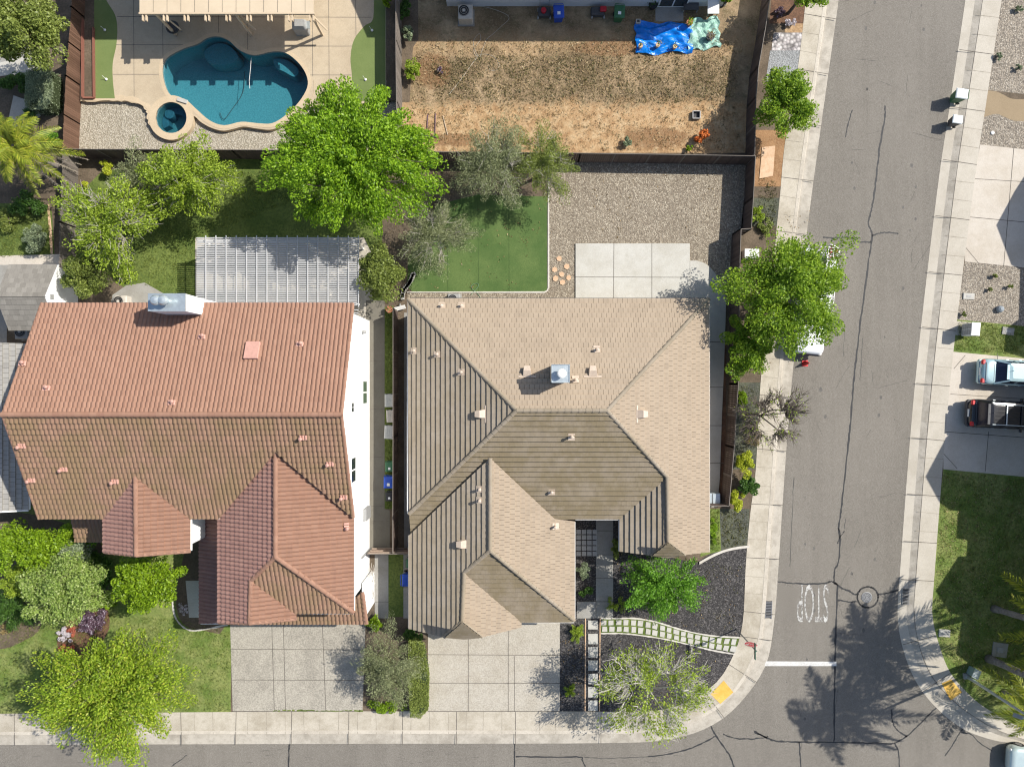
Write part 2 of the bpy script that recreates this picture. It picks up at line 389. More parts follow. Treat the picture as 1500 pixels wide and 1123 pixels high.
# ---------------------------------------------------------------- ground, roads, pavements
def smooth(pts, per=6, closed=False):
    P = [Vector((p[0], p[1])) for p in pts]; n = len(P); out = []
    rng = range(n) if closed else range(n-1)
    for i in rng:
        g = (lambda k: P[k % n]) if closed else (lambda k: P[max(0, min(n-1, k))])
        a, b, c, d = g(i-1), g(i), g(i+1), g(i+2)
        for s in range(per):
            t = s/per
            out.append(.5*((2*b) + (c-a)*t + (2*a-5*b+4*c-d)*t*t + (3*b-a-3*c+d)*t**3))
    if not closed: out.append(P[-1])
    return [(p.x, p.y) for p in out]
def resample(pts, n):
    P = np.array(pts, float); d = np.r_[0, np.cumsum(np.hypot(*np.diff(P, axis=0).T))]
    t = np.linspace(0, d[-1], n)
    return list(zip(np.interp(t, d, P[:, 0]), np.interp(t, d, P[:, 1])))
def sheet(name, pts, z, mat, holes=(), parent=None, kind='structure', origin=(0, 0, 0), world=False):
    bm = bmesh.new(); es = []
    for loop in [pts]+list(holes):
        vs = [bm.verts.new(p if world else W(p[0], p[1], 0)) for p in loop]
        for i in range(len(vs)): es.append(bm.edges.new((vs[i], vs[(i+1) % len(vs)])))
    if holes: bmesh.ops.triangle_fill(bm, use_beauty=True, edges=es)
    else: bm.faces.new(vs)
    for v in bm.verts: v.co.z = z
    bmesh.ops.recalc_face_normals(bm, faces=bm.faces)
    for f in bm.faces:
        if f.normal.z < 0: f.normal_flip()
    me = bpy.data.meshes.new(name); bm.to_mesh(me); bm.free(); me.materials.append(mat)
    o = bpy.data.objects.new(name, me); COL.objects.link(o)
    if kind: o['kind'] = kind
    if parent: o.parent = parent
    return o
def slab(name, pts, z0, z1, mat, kind='structure', parent=None):
    mb = MB(); mb.prism([W(p[0], p[1], 0) for p in pts], z0, z1)
    o = mb.build(name, mat, parent, origin=(0, 0, 0) if parent is None else None)
    if kind: o['kind'] = kind
    return o
def lines(name, segs, z, mat, kind='structure', parent=None):
    """segs: list of (pts, width_px) polylines drawn as flat strips"""
    mb = MB()
    for pts, wd in segs:
        P = [Vector((p[0], p[1])) for p in pts]; L = []; Rr = []
        for i, p in enumerate(P):
            d = (P[min(i+1, len(P)-1)]-P[max(i-1, 0)]); d = d.normalized() if d.length else Vector((1, 0))
            nn = Vector((-d.y, d.x))*(wd/2*random.uniform(.6, 1.35) if len(P) > 2 else wd/2)
            L.append(W(*(p+nn), 0)); Rr.append(W(*(p-nn), 0))
        for i in range(len(P)-1):
            mb.add([(q.x, q.y, z) for q in (L[i], L[i+1], Rr[i+1], Rr[i])], [(0, 1, 2, 3)])
    o = mb.build(name, mat, parent, origin=(0, 0, 0) if parent is None else None)
    if kind: o['kind'] = kind
    return o
def strip(name, A, B, za, zb, mat, extra=None):
    n = 140; a = resample(A, n); b = resample(B, n); mb = MB(); vs = []
    cols = [(a, za), (b, zb)] + (extra(a, b) if extra else [])
    for i in range(n):
        for pts, z in cols: v = W(*pts[i], 0); vs.append((v.x, v.y, z))
    k = len(cols); fs = []
    for i in range(n-1):
        for j in range(k-1): fs.append((i*k+j, i*k+j+1, (i+1)*k+j+1, (i+1)*k+j))
    mb.add(vs, fs); o = mb.build(name, mat, origin=(0, 0, 0)); o['kind'] = 'structure'; return o

RZ = -.12
wB = smooth([(1186, -70), (1178, 21), (1168, 103), (1150, 207), (1142, 290), (1128, 425), (1114, 560), (1107, 687), (1100, 742), (1096, 780), (1092, 833), (1088, 910), (1075, 957), (1047, 1001), (995, 1032), (940, 1041), (820, 1041), (500, 1041), (200, 1043), (-70, 1045)])
wK = smooth([(1220, -70), (1211, 5), (1171, 290), (1157, 425), (1144, 560), (1135, 690), (1125, 834), (1118, 918), (1108, 960), (1085, 1003), (1050, 1038), (1000, 1062), (940, 1072), (880, 1074), (500, 1074), (200, 1075), (-70, 1076)])
wG = smooth([(1239, -70), (1229.6, 0), (1190, 285), (1174, 425), (1160, 570), (1150, 700), (1140, 850), (1135, 910), (1123, 974), (1086, 1029), (1042, 1064), (982, 1083), (887, 1089), (500, 1090), (200, 1091), (-70, 1092)])
eB = smooth([(1477, -70), (1467, 0), (1446, 140), (1424, 290), (1391, 565), (1368, 850), (1366, 903), (1375.6, 944), (1391, 983), (1417, 1014), (1445, 1037), (1500, 1066), (1580, 1090)])
eK = smooth([(1443, -70), (1434, 0), (1413, 140), (1391, 290), (1359, 570), (1336, 850), (1334, 905), (1343, 953), (1361, 994), (1390, 1026), (1426, 1053), (1476, 1078), (1580, 1105)])
eG = smooth([(1425, -70), (1415.6, 0), (1395, 140), (1373, 290), (1341, 570), (1319, 850), (1317, 910), (1326, 957), (1344.5, 1001), (1373, 1037), (1412, 1068), (1458, 1085), (1497, 1091), (1580, 1114)])

poolO = smooth([(241.5, 103), (248, 88), (271, 75), (292, 68), (307, 59), (323, 57), (338, 63), (354, 77), (375, 84), (401, 79), (421, 81), (440, 96), (451, 114), (452, 131), (440, 152), (421, 171), (401, 183), (380, 183), (356, 181), (331, 186), (310, 179), (289, 161), (274, 148), (253, 142), (244, 124)], 4, True)
def circ(cx, cy, r, n=32, a0=0, a1=2*math.pi, ry=None):
    full = abs(a1-a0-2*math.pi) < 1e-6
    return [(cx+r*math.cos(a0+(a1-a0)*i/(n if full else n-1)), cy+(ry or r)*math.sin(a0+(a1-a0)*i/(n if full else n-1))) for i in range(n)]
spaI = circ(254, 175, 22.5, 30)
poolH = [(x, y) for x, y in poolO]

big = MB(); big.box((0, 0, -1.65), (1600, 1600, .1)); g = big.build('ground', M['soil'], origin=(0, 0, 0)); g['kind'] = 'structure'
# whole-depth earth blocks either side of the street, holes where the pool and the spa are dug in
sheet('soil', [(-400, -400), (1215, -400)]+wB+[(-400, 1045)], 0, M['soil'], holes=[poolH, spaI])
sheet('soil', [(1515, -400)]+eB+[(1900, 1130), (1900, -400)], 0, M['soil'])
sheet('road', [(-900, -500), (2100, -500), (2100, 1330), (-900, 1330)], RZ, M['asphalt'], holes=[smooth([(x, y) for x, y in [(230, 90), (320, 50), (460, 110), (400, 190), (260, 215), (215, 170)]], 4, True)])
slab('verge', [(-900, 1330), (2100, 1330), (2100, 1900), (-900, 1900)], -.4, 0.0, M['dry'])
n_ = 140
strip('pavement', wB, wK, .02, .012, M['walk'])
def kerbw(a, b): return []
def off(A, B, t): return [(p[0]+(q[0]-p[0])*t, p[1]+(q[1]-p[1])*t) for p, q in zip(resample(A, n_), resample(B, n_))]
strip('kerb', off(wK, wB, .16), wK, .024, .022, M['kerb'], extra=lambda a, b: [(off(wK, wG, .08), -.085), (off(wK, wG, .1), RZ-.02)])
strip('gutter', off(wK, wG, .085), wG, -.088, RZ+.006, M['gutter'])
strip('pavement', eB, off(eK, eB, .14), .02, .012, M['walk2'])
strip('kerb', off(eK, eB, .14), off(eK, eG, .25), .013, -.085, M['gutter'])
strip('gutter', off(eK, eG, .25), eG, -.085, RZ+.006, M['walk2'])
# joints in pavements: a cross line every so many pixels along each polyline
def cross(A, B, ys, horiz=False, wd=.9):
    out = []
    a = np.array(A); b = np.array(B)
    for t in ys:
        i = np.argmin(abs(a[:, 0 if horiz else 1]-t)); p = a[i]
        j = np.argmin(((b-p)**2).sum(1)); out.append(([tuple(p), tuple(b[j])], wd))
    return out
Wl = resample(wB, 900); Gl = resample(wG, 900); Kl = resample(wK, 900); El = resample(eB, 900); EGl = resample(eG, 900); EKl = resample(eK, 900)
M['joint2'] = m_plain('faint_joint', (.30, .265, .21), .9, var=.3)
segs = cross([p for p in Wl if p[1] < 900], Gl, [21+79.5*i for i in range(12)])
segs += cross([p for p in Wl if p[1] > 1030], Gl, [20, 104, 188, 265, 345, 428, 511, 590, 668, 754, 880], True)
main_ = [20, 104, 188, 265, 345, 428, 511, 590, 668, 754, 880]
fine = cross([p for p in Wl if p[1] > 1030], Kl, [y for y in [20+26.5*i for i in range(33)] if min(abs(y-q) for q in main_) > 9], True, .7)
fine += cross([p for p in Wl if p[1] < 900], Kl, [21+26.5*i for i in range(33) if i % 3], False, .6)
segs += cross([p for p in Wl if 925 < p[1] < 1025 and p[0] > 1000], Gl, [932, 972, 1012], False)
lines('pavement_joint', segs, .0235, M['joint'])
segs = cross([p for p in El if p[1] < 1000], EGl, [80, 163, 242, 323, 403, 485, 566, 646, 726, 795, 851, 930, 985], False)
me_ = [80, 163, 242, 323, 403, 485, 566, 646, 726, 795, 851]
fine += cross([p for p in El if p[1] < 860], EKl, [y+d for y in [0]+me_ for d in (27, 54) if y < 780], False, .6)
lines('pavement_joint', fine, .0232, M['joint2'])
segs.append((off(eK, eB, .16), .7)); lines('pavement_joint', segs, .0235, M['joint'])
# asphalt cracks sealed with tar
C2 = 2.4
cr = [([(1297.6, 154), (1297.8, 170), (1293, 197), (1289, 222), (1285, 258), (1281, 290), (1277, 310), (1273.5, 326.5), (1279, 344.6), (1274, 380), (1268, 424.6), (1262, 470), (1256, 520), (1251.6, 562), (1248, 610), (1243, 660), (1236, 725), (1233, 750), (1229.6, 774), (1232, 790), (1229.6, 823), (1224, 836), (1223, 853.6), (1228, 860), (1226, 910), (1224.5, 965), (1223.5, 1030), (1223, 1087)], C2),
      ([(1250, 160), (1245, 175), (1240, 200)], 1.8),
      ([(1206, 347), (1220, 348), (1240, 347), (1252, 350), (1262, 354), (1278, 354)], C2), ([(1279, 345), (1290, 341), (1303, 340), (1318, 341.5)], C2),
      ([(1229.6, 774), (1232, 783), (1228, 797)], 1.6), ([(1232, 787), (1238, 778)], 1.2),
      ([(1140, 852), (1168, 855), (1209, 855), (1216, 852), (1223, 853.6), (1235, 862), (1245, 866), (1251, 870), (1257, 871)], C2),
      ([(1228, 879), (1245, 882), (1256, 881)], C2), ([(1288, 871), (1302, 869), (1317, 865)], C2),
      (circ(1272.5, 875, 15.3, 28)+[(1287.8, 875)], C2),
      ([(1042, 1064), (1050, 1079), (1062, 1096), (1072, 1112), (1080, 1140)], C2), ([(1048, 1079), (1030, 1089), (1008, 1098), (980, 1105), (950, 1109)], 2), ([(950, 1109), (900, 1111), (856, 1110)], .9),
      ([(755, 1109), (800, 1109.5), (849, 1109.5), (853, 1114), (858, 1124)], 1.8), ([(754, 1090), (753.5, 1110), (753, 1150)], 2),
      ([(423, 1091), (422, 1110), (421, 1150)], 2), ([(272, 1107), (260, 1116), (250, 1123)], 1.2),
      ([(1060, 1076), (1078, 1082), (1100, 1083), (1120, 1081), (1126, 1079)], 1.8), ([(1106, 1071), (1116, 1077), (1124, 1081)], 1.8),
      ([(1106, 1073), (1122, 1080), (1138, 1086), (1172, 1087.5), (1223, 1088), (1265, 1089), (1310, 1090)], C2),
      ([(1172, 1087.5), (1173, 1105), (1175, 1140)], 2), ([(1312, 1090), (1318, 1104), (1319, 1140)], 2),
      ([(1310, 1090), (1330, 1079), (1350, 1060), (1373, 1037)], 2), ([(1307, 1040), (1309, 1058), (1316, 1070), (1330, 1080)], 2),
      ([(1412, 1068), (1404, 1080), (1395, 1095), (1386, 1108)], 1.8), ([(1409, 1074), (1424, 1076), (1436, 1088), (1455, 1100)], 1.6),
      ([(1164, 700), (1161, 760), (1158, 830)], .6), ([(1265, 495), (1263, 530), (1261, 556)], .6), ([(1240, 760), (1238, 774)], .7)]
def wig(pts, a=.5):
    q = smooth(pts, 7); return [(x+random.uniform(-a, a), y+random.uniform(-a, a)) for x, y in q]
lines('crack_sealant', [(wig(p), w_) for p, w_ in cr], RZ+.004, M['seal'])
rr = random.Random(4); segs = []
for _ in range(60):     # hairline cracks and drips
    x, y = rr.uniform(1165, 1370), rr.uniform(0, 1080); pts = [(x, y)]; a_ = rr.choice((1.67, 1.67, 0)) + rr.uniform(-.5, .5)
    for k in range(rr.randint(3, 9)): x += 5*math.cos(a_)+rr.uniform(-1, 1); y += 5*math.sin(a_); pts.append((x, y))
    if all(1240-.118*q > 0 and 1236-.11*p[1] < p[0] < 1405-.105*p[1] for p in pts for q in (p[1],)): segs.append((pts, rr.uniform(.3, .6)))
for _ in range(40): x = rr.uniform(20, 1000); y = rr.uniform(1095, 1120); segs.append(([(x, y), (x+rr.uniform(3, 14), y+rr.uniform(-2, 2))], rr.uniform(.3, .6)))
lines('hairline_crack', segs, RZ+.0035, m_plain('hairline', (.085, .079, .07), .9, var=.3))
mb = MB()
for _ in range(46):     # oil spots
    yy = rr.uniform(0, 1080); lane = rr.choice((.27, .72)); x0 = 1232-.108*yy; x = x0+lane*(185)+rr.gauss(0, 12); r_ = rr.uniform(.5, 2.4); mb.poly([(q.x, q.y, RZ+.003) for q in (W(x+r_*math.cos(t)*rr.uniform(.7, 1.3), yy+r_*1.5*math.sin(t)*rr.uniform(.7, 1.3)) for t in np.linspace(0, 5.6, 8))])
o = mb.build('oil_spots', m_plain('oil_spot', (.095, .088, .078), .7, var=.4), origin=(0, 0, 0)); o['kind'] = 'structure'
# stop line + worn STOP lettering
def m_worn():
    m, n, l, b = newmat('worn_road_paint'); co = tc(n, l)
    f = noise(n, l, co, 5.5, 7, .85)
    c = mix(n, l, ramp(n, l, f, [(.485, (0, 0, 0)), (.52, (1, 1, 1))]), (.50, .49, .46), (.165, .152, .133))
    l.new(c, b.inputs['Base Color']); b.inputs['Roughness'].default_value = .8; return m
M['worn'] = m_worn()
M['roadwhite'] = m_mottle('road_paint', (.64, .63, .60), (.56, .55, .52), (.32, .31, .28), 2, 9, .8, .1, .01, mixf=.4)
sheet('stop_line', [(1122, 969), (1226.5, 969.5), (1226.5, 976), (1121, 976)], RZ+.008, M['roadwhite'])
def text_geo(s, size=1):
    cu = bpy.data.curves.new('lettering', 'FONT'); cu.body = s; cu.size = size; cu.align_x = 'CENTER'; cu.align_y = 'CENTER'; cu.resolution_u = 3
    o = bpy.data.objects.new('lettering', cu); COL.objects.link(o)
    me = bpy.data.meshes.new_from_object(o.evaluated_get(bpy.context.evaluated_depsgraph_get()))
    vs = [Vector(v.co) for v in me.vertices]; fs = [tuple(p.vertices) for p in me.polygons]
    bpy.data.objects.remove(o); bpy.data.curves.remove(cu); bpy.data.meshes.remove(me)
    xs = [v.x for v in vs]; ys = [v.y for v in vs]
    cx, cy = (min(xs)+max(xs))/2, (min(ys)+max(ys))/2; wx, wy = max(xs)-min(xs), max(ys)-min(ys)
    return [((v.x-cx)/wx, (v.y-cy)/wy) for v in vs], fs
tv, tf = text_geo('STOP')
mb = MB(); c0 = W(1191.5, 884, 0)
mb.add([(c0.x-x*46/S, c0.y-y*56/S, RZ+.008) for x, y in tv], tf)
o = mb.build('road_lettering', M['worn'], origin=(0, 0, 0)); o['kind'] = 'structure'
# manhole cover
mh = thing('manhole_cover', 'round iron manhole cover ringed by black tar in the street', 'manhole', W(1271, 875, 0)+Vector((0, 0, RZ+.006)))
mb = MB(); mb.lathe((0, 0, 0), [(.36, 0), (.36, .012), (.33, .016)], 28); mb.build('cover_plate', M['steel'], mh, local=True)
mb = MB()
for r in (.1, .2, .28): mb.tube([(r*math.cos(a), r*math.sin(a), .018) for a in np.linspace(0, 2*math.pi, 25)], .012, 4)
mb.build('cover_rim', M['dgrey'], mh, local=True)
for px, py, wd, ln, tilt, lab in ((1126.5, 893, 9, 25, .03, 'storm drain grate in the kerb gutter nearest the stop sign'), (1327.5, 874, 9.5, 23, .02, 'storm drain grate in the gutter across the street from the stop sign')):
    t = thing('drain_grate', lab, 'storm drain', W(px, py, 0)+Vector((0, 0, -.082)), -tilt, 'gutter drains')
    mb = MB(); mb.box((0, 0, .004), (wd/S, ln/S, .008)); mb.build('drain_pit', M['black'], t, local=True)
    mb = MB()
    for i in range(11): mb.box((0, (i-5)*ln/S/11, .02), (wd/S*.95, .035, .02))
    for sx in (-1, 1): mb.box((sx*wd/S*.5, 0, .018), (.04, ln/S*1.04, .026))
    mb.build('grate', M['steel'], t, local=True)
# yellow tactile pads 
for pts, lab in (([(1060, 996), (1074, 1013), (1055, 1030), (1041, 1016)], 'w'), ([(1379, 1000), (1393, 994), (1409, 1013), (1392, 1025)], 'e')):
    sheet('tactile_paving', pts, .03, M['yellow'])

# ---------------------------------------------------------------- yards
L = lambda k: .004*k
M['path_dk'] = m_concrete('dull_path', (.165, .152, .122), (.115, .103, .078), .7, .5)
# back yard of the red roof house
sheet('lawn', [(100, 300), (150, 250), (330, 232), (560, 236), (560, 450), (520, 450), (240, 447), (180, 420), (150, 395), (105, 400)], L(1), M['lawn'])
sheet('path', [(165, 432), (185, 418), (212, 414), (240, 430), (240, 455), (160, 455)], L(2), M['path_g'])
sheet('patio', [(286, 348), (533, 348), (545, 372), (546, 475), (286, 475)], L(2), M['walk2'])
# side yard
sheet('path', [(536, 440), (563.5, 440), (563.5, 745), (571, 747), (571, 806), (536, 806)], L(3), M['path_dk'])
sheet('lawn', [(563.5, 450), (582, 450), (582, 745), (563.5, 745)], L(1), M['lawn'])
sheet('path', [(549, 812), (569, 812), (569, 905), (549, 905)], L(3), M['path_g'])
sheet('lawn', [(569, 812), (592, 812), (592, 905), (569, 905)], L(1), M['lawn'])
sheet('path', [(591, 812), (640, 812), (640, 905), (591, 905)], L(3), M['path_g'])
sheet('path', [(592, 458), (640, 458), (640, 806), (592, 806)], L(3), M['path_g'])
lines('path_joint', [([(541, y), (563, y)], .8) for y in (468, 529, 599, 669, 741)]+[([(545, y), (570, y)], .8) for y in (763, 800)]+[([(549, 881), (569, 881)], .8), ([(591, 860), (620, 860)], .8)], L(4), M['joint'])
# tan house back yard
sheet('turf', smooth([(640, 300), (700, 285), (803, 288), (803, 424), (800, 427), (604, 427), (596, 420), (598, 380)], 1), L(2), M['turf'])
sheet('gravel', [(803, 232), (1095, 232), (1090, 340), (1072, 342), (1066, 445), (598, 445), (596, 428), (803, 428)], L(1), M['pebble'])
sheet('mulch', [(575, 232), (803, 232), (803, 290), (640, 302), (598, 380), (594, 445), (560, 445)], L(1), M['soil'])
lines('turf_seam', [([(x, 302+(x-640)*-.08), (x+1, 427)], .8) for x in (655, 700, 745)], L(3), m_plain('turf_seam_green', (.045, .085, .02), .95, var=.3))
lines('edging', [([(803.5, 236), (803.5, 422), (801, 426.5), (797, 428), (596, 428)], 2.2)], .05, M['edging'])
slab('pad', [(843, 357), (1010, 357), (1010, 445), (843, 445)], -.05, .09, M['pad'])
slab('path', [(1010.5, 382)]+smooth([(1020, 382), (1032, 386), (1042, 394), (1052, 408), (1060, 425), (1063, 445)], 4)+[(1062, 480), (1060, 540), (1057, 610), (1054, 700), (1050, 742), (1036, 742), (1036, 446), (1010.5, 446)], -.05, .07, M['pad'])
lines('pad_joint', [([(899, 357), (898.5, 440)], .8), ([(954.5, 357), (954.5, 440)], .8), ([(843, 406), (1010, 406.5)], .8)], .094, M['joint'])
lines('path_joint', [([(1036, y), (1062, y)], .9) for y in (501, 567, 623, 678)], .074, M['joint'])
sheet('gravel_strip', [(1056, 500), (1064, 500), (1062, 742), (1050, 742)], L(2), M['redmulch'])
# dirt yard
sheet('dry_yard', [(586, -60), (1125, -60), (1100, 224), (586, 224)], L(1), M['dry'])
sheet('mulch', [(586, -20), (612, -20), (613, 58), (605, 70), (600, 150), (588, 150)], L(3), M['soil'])
sheet('patio', [(960, 8), (1001, 8), (1001, 32), (960, 32)], L(4), M['path_g'])
# pool yard
cope = smooth([(122, 150), (150, 150), (182, 150), (205, 154), (220, 164), (223, 178), (229, 193), (243, 205), (258, 207), (274, 200), (285, 187), (287, 173), (298, 182), (313, 190), (330, 194), (346, 191), (360, 188), (380, 191), (402, 192), (425, 180), (448, 158), (461, 140), (461, 120)], 5)
sheet('gravel', cope+[(586, 118), (586, 224), (116, 224), (116, 150)], L(1), M['pebble_p'])
pz = .28
def annul(name, outer, holes, z, mat): return sheet(name, outer, z, mat, holes=holes)
sheet('patio', [(121, -60), (567, -60), (567, 152), (452, 160)]+cope[::-1][11:]+[(121, 148)], pz, M['patio'], holes=[poolH, spaI])
mb = MB()   # coping band: raised rim along the patio's south edge
cp = [W(x, y, 0) for x, y in cope]
for i in range(len(cp)-1):
    for z0, z1 in ((0, pz+.02),): mb.add([(cp[i].x, cp[i].y, z0), (cp[i+1].x, cp[i+1].y, z0), (cp[i+1].x, cp[i+1].y, z1), (cp[i].x, cp[i].y, z1)], [(0, 1, 2, 3)])
o = mb.build('retaining_edge', M['coping'], origin=(0, 0, 0)); o['kind'] = 'structure'
lines('retaining_edge', [([(x, y-3.4) for x, y in cope[:34]], 8)], pz+.006, M['coping'])
def ringsheet(name, loop, wd, z, mat):
    P = [Vector(p) for p in loop]; n = len(P); c = sum(P, Vector((0, 0)))/n; out = []
    for i, p in enumerate(P):
        d = (P[(i+1) % n]-P[i-1]).normalized(); q = Vector((d.y, -d.x))
        out.append(q)
    s = 1 if sum(q.dot(p-c) for q, p in zip(out, P)) > 0 else -1
    O = [tuple(p+q*s*wd) for p, q in zip(P, out)]
    mb = MB()
    for i in range(n):
        j = (i+1) % n; a, b, c2, d2 = W(*P[i]), W(*P[j]), W(*O[j]), W(*O[i])
        mb.add([(a.x, a.y, z), (b.x, b.y, z), (c2.x, c2.y, z), (d2.x, d2.y, z)], [(0, 1, 2, 3)])
        mb.add([(a.x, a.y, z), (b.x, b.y, z), (b.x, b.y, z-.14), (a.x, a.y, z-.14)], [(0, 1, 2, 3)])
    o = mb.build(name, mat, origin=(0, 0, 0)); o['kind'] = 'structure'; return o
ringsheet('coping', poolO, 5.5, pz+.012, M['coping']); ringsheet('coping', spaI, 10, pz+.03, M['coping'])
sheet('putting_green', smooth([(143, -30), (160, 5), (172, 25), (175.5, 45), (174, 70), (169, 95), (169, 120), (172, 147)], 5)+[(142, 147), (142, -30)], pz+.008, M['putt'])
sheet('putting_green', smooth([(548, -20), (548, 30), (535, 42), (520, 62), (515, 88), (517, 115), (516, 150)], 5)+[(566, 152), (566, -20)], pz+.008, M['putt'])
sheet('planting_bed', [(124, -30), (142, -30), (142, 147), (124, 147)], pz+.008, M['soil'])
sheet('planting_bed', [(568, -30), (584, -30), (584, 150), (568, 150)], pz+.003, M['soil'])
segs = [([(x, -20), (x+1, y1)], .7) for x, y1 in ((199, 150), (241, 92), (322, 57), (364, 78), (459, 115), (483, 150), (522, 60))]
segs += [([(175, 28), (545, 29)], .7), ([(170, 69), (290, 69)], .7), ([(425, 71), (517, 71)], .7), ([(169, 112), (240, 112)], .7), ([(452, 113), (516, 113)], .7)]
lines('patio_joint', segs, pz+.005, M['joint'])
# pool: basin, floor, water
def m_water(name, tint, gl=.03):
    m, n, l, b = newmat(name); n.remove(b)
    co = tc(n, l)
    tr = n.new('ShaderNodeBsdfTransparent'); tr.inputs[0].default_value = (*tint, 1)
    gs = n.new('ShaderNodeBsdfGlossy'); gs.inputs['Roughness'].default_value = .06
    lw = n.new('ShaderNodeFresnel'); lw.inputs[0].default_value = 1.33
    bp = n.new('ShaderNodeBump'); bp.inputs['Strength'].default_value = .7; bp.inputs['Distance'].default_value = .035
    l.new(noise(n, l, co, 7, 5, .75), bp.inputs['Height']); l.new(bp.outputs[0], gs.inputs['Normal']); l.new(bp.outputs[0], lw.inputs['Normal'])
    ms = n.new('ShaderNodeMixShader'); l.new(lw.outputs[0], ms.inputs[0]); l.new(tr.outputs[0], ms.inputs[1]); l.new(gs.outputs[0], ms.inputs[2])
    l.new(ms.outputs[0], n['Material Output'].inputs[0]); return m
M['water'] = m_water('pool_water', (.60, .86, .90))
def m_plaster():
    m, n, l, b = newmat('pool_plaster'); co = tc(n, l)
    v = n.new('ShaderNodeTexVoronoi'); v.feature = 'DISTANCE_TO_EDGE'; v.inputs['Scale'].default_value = 3.2
    mp = n.new('ShaderNodeVectorMath'); mp.operation = 'ADD'; l.new(co, mp.inputs[0])
    nn = n.new('ShaderNodeTexNoise'); nn.inputs['Scale'].default_value = 2.5; l.new(co, nn.inputs['Vector']); l.new(nn.outputs['Color'], mp.inputs[1]); l.new(mp.outputs[0], v.inputs['Vector'])
    a = ramp(n, l, noise(n, l, co, 12, 3, .8), [(.3, (.055, .17, .20)), (.7, (.12, .29, .325))])
    l.new(a, b.inputs['Base Color']); b.inputs['Roughness'].default_value = .8; return m
M['plaster'] = m_plaster(); M['plaster_s'] = m_plain('step_plaster', (.065, .20, .24), .7, var=.25, sc_=12); M['plaster_d'] = m_plain('dark_plaster', (.04, .145, .20), .7, var=.2)
pool = thing('swimming_pool', 'kidney shaped blue swimming pool set in a tan patio', 'swimming pool', W(345, 125, 0))
mb = MB(); lp = [W(*p) for p in poolO]; n = len(lp)
for i in range(n):
    j = (i+1) % n; mb.add([(lp[i].x, lp[i].y, -1.5), (lp[j].x, lp[j].y, -1.5), (lp[j].x, lp[j].y, pz), (lp[i].x, lp[i].y, pz)], [(0, 1, 2, 3)])
mb.build('pool_wall', M['plaster'], pool)
mb = MB(); mb.poly([(p.x, p.y, -1.4) for p in lp]); mb.build('pool_floor', M['plaster'], pool)
mb = MB(); mb.prism([W(*p) for p in smooth([(296, 72), (308, 62), (323, 60), (336, 66), (346, 80), (336, 90), (315, 92), (300, 86)], 4, True)], -1.35, -.35); mb.build('pool_step', M['plaster_s'], pool); mb = MB()
mb.prism([W(*p) for p in smooth([(398, 82), (418, 84), (434, 98), (428, 108), (412, 100), (400, 94)], 4, True)], -1.35, -.45); mb.build('pool_step', M['plaster_s'], pool)
mb = MB(); mb.poly([(p.x, p.y, .08) for p in lp]); mb.build('pool_water', M['water'], pool)
mb = MB(); mb.tube([W(368, 85, .15), W(367, 100, .12), W(365, 118, .1), W(366, 130, .1)], .013, 5); mb.build('cleaner_hose', M['trim'], pool); mb = MB()
mb.tube([W(x, y, -1.3) for x, y in smooth([(358, 105), (356, 135), (340, 160), (328, 175), (322, 165)], 4)], .022, 4); mb.build('cleaner_hose', M['dgrey'], pool)
spa = thing('spa_tub', 'small round spa tub with tan rim beside the pool', 'hot tub', W(254, 175, 0))
mb = MB(); lp = [W(*p) for p in spaI]; n = len(lp)
for i in range(n):
    j = (i+1) % n; mb.add([(lp[i].x, lp[i].y, -1.1), (lp[j].x, lp[j].y, -1.1), (lp[j].x, lp[j].y, pz+.02), (lp[i].x, lp[i].y, pz+.02)], [(0, 1, 2, 3)])
mb.poly([(p.x, p.y, -1.0) for p in lp]); mb.build('spa_shell', M['plaster'], spa)
mb = MB(); c = W(254, 175); mb.prism([(c.x+.98*math.cos(a), c.y+.98*math.sin(a)) for a in np.linspace(-.3, 3.6, 20)]+[(c.x+.55*math.cos(a), c.y+.55*math.sin(a)) for a in np.linspace(3.6, -.3, 20)], -1, -.45)
mb.lathe((c.x-.45, c.y+.5, -.95), [(.33, 0), (.33, .6), (.3, .62)], 18); mb.build('spa_bench', M['plaster_d'], spa)
mb = MB(); mb.poly([(p.x, p.y, .1) for p in lp]); mb.build('spa_water', M['water'], spa)
mb = MB(); a_ = [W(264.5, 146, 0), W(279, 150.5, 0), W(277, 155.5, 0), W(263, 151, 0)]; mb.prism(a_, pz+.03, pz+.12); mb.build('spillway', M['paver'], spa)
# neighbouring yard top left
sheet('patio', [(-60, 60), (40, 66), (62, 95), (40, 110), (-60, 112)], L(2), M['path_g'])
sheet('path', [(0, 92), (48, 80), (60, 100), (30, 108), (0, 112)], L(3), M['pad'])
sheet('path', [(20, 140), (48, 150), (60, 170), (38, 190), (10, 186)], L(3), M['drive_e'])
sheet('lawn', [(-60, 300), (60, 296), (76, 310), (80, 372), (-60, 380)], L(2), M['lawn'])
sheet('mulch', [(-60, 110), (95, 110), (86, 445), (76, 445), (76, 300), (-60, 300)], L(1), M['soil'])
sheet('path', [(-60, 376), (100, 372), (92, 388), (-60, 400)], L(3), M['drive_e'])
sheet('path', [(-60, 388), (12, 388), (10, 510), (-60, 510)], L(4), M['path_g'])
lines('path_edging', [([(71, 300), (74, 340), (76, 372)], 4)], L(5), M['stone'])
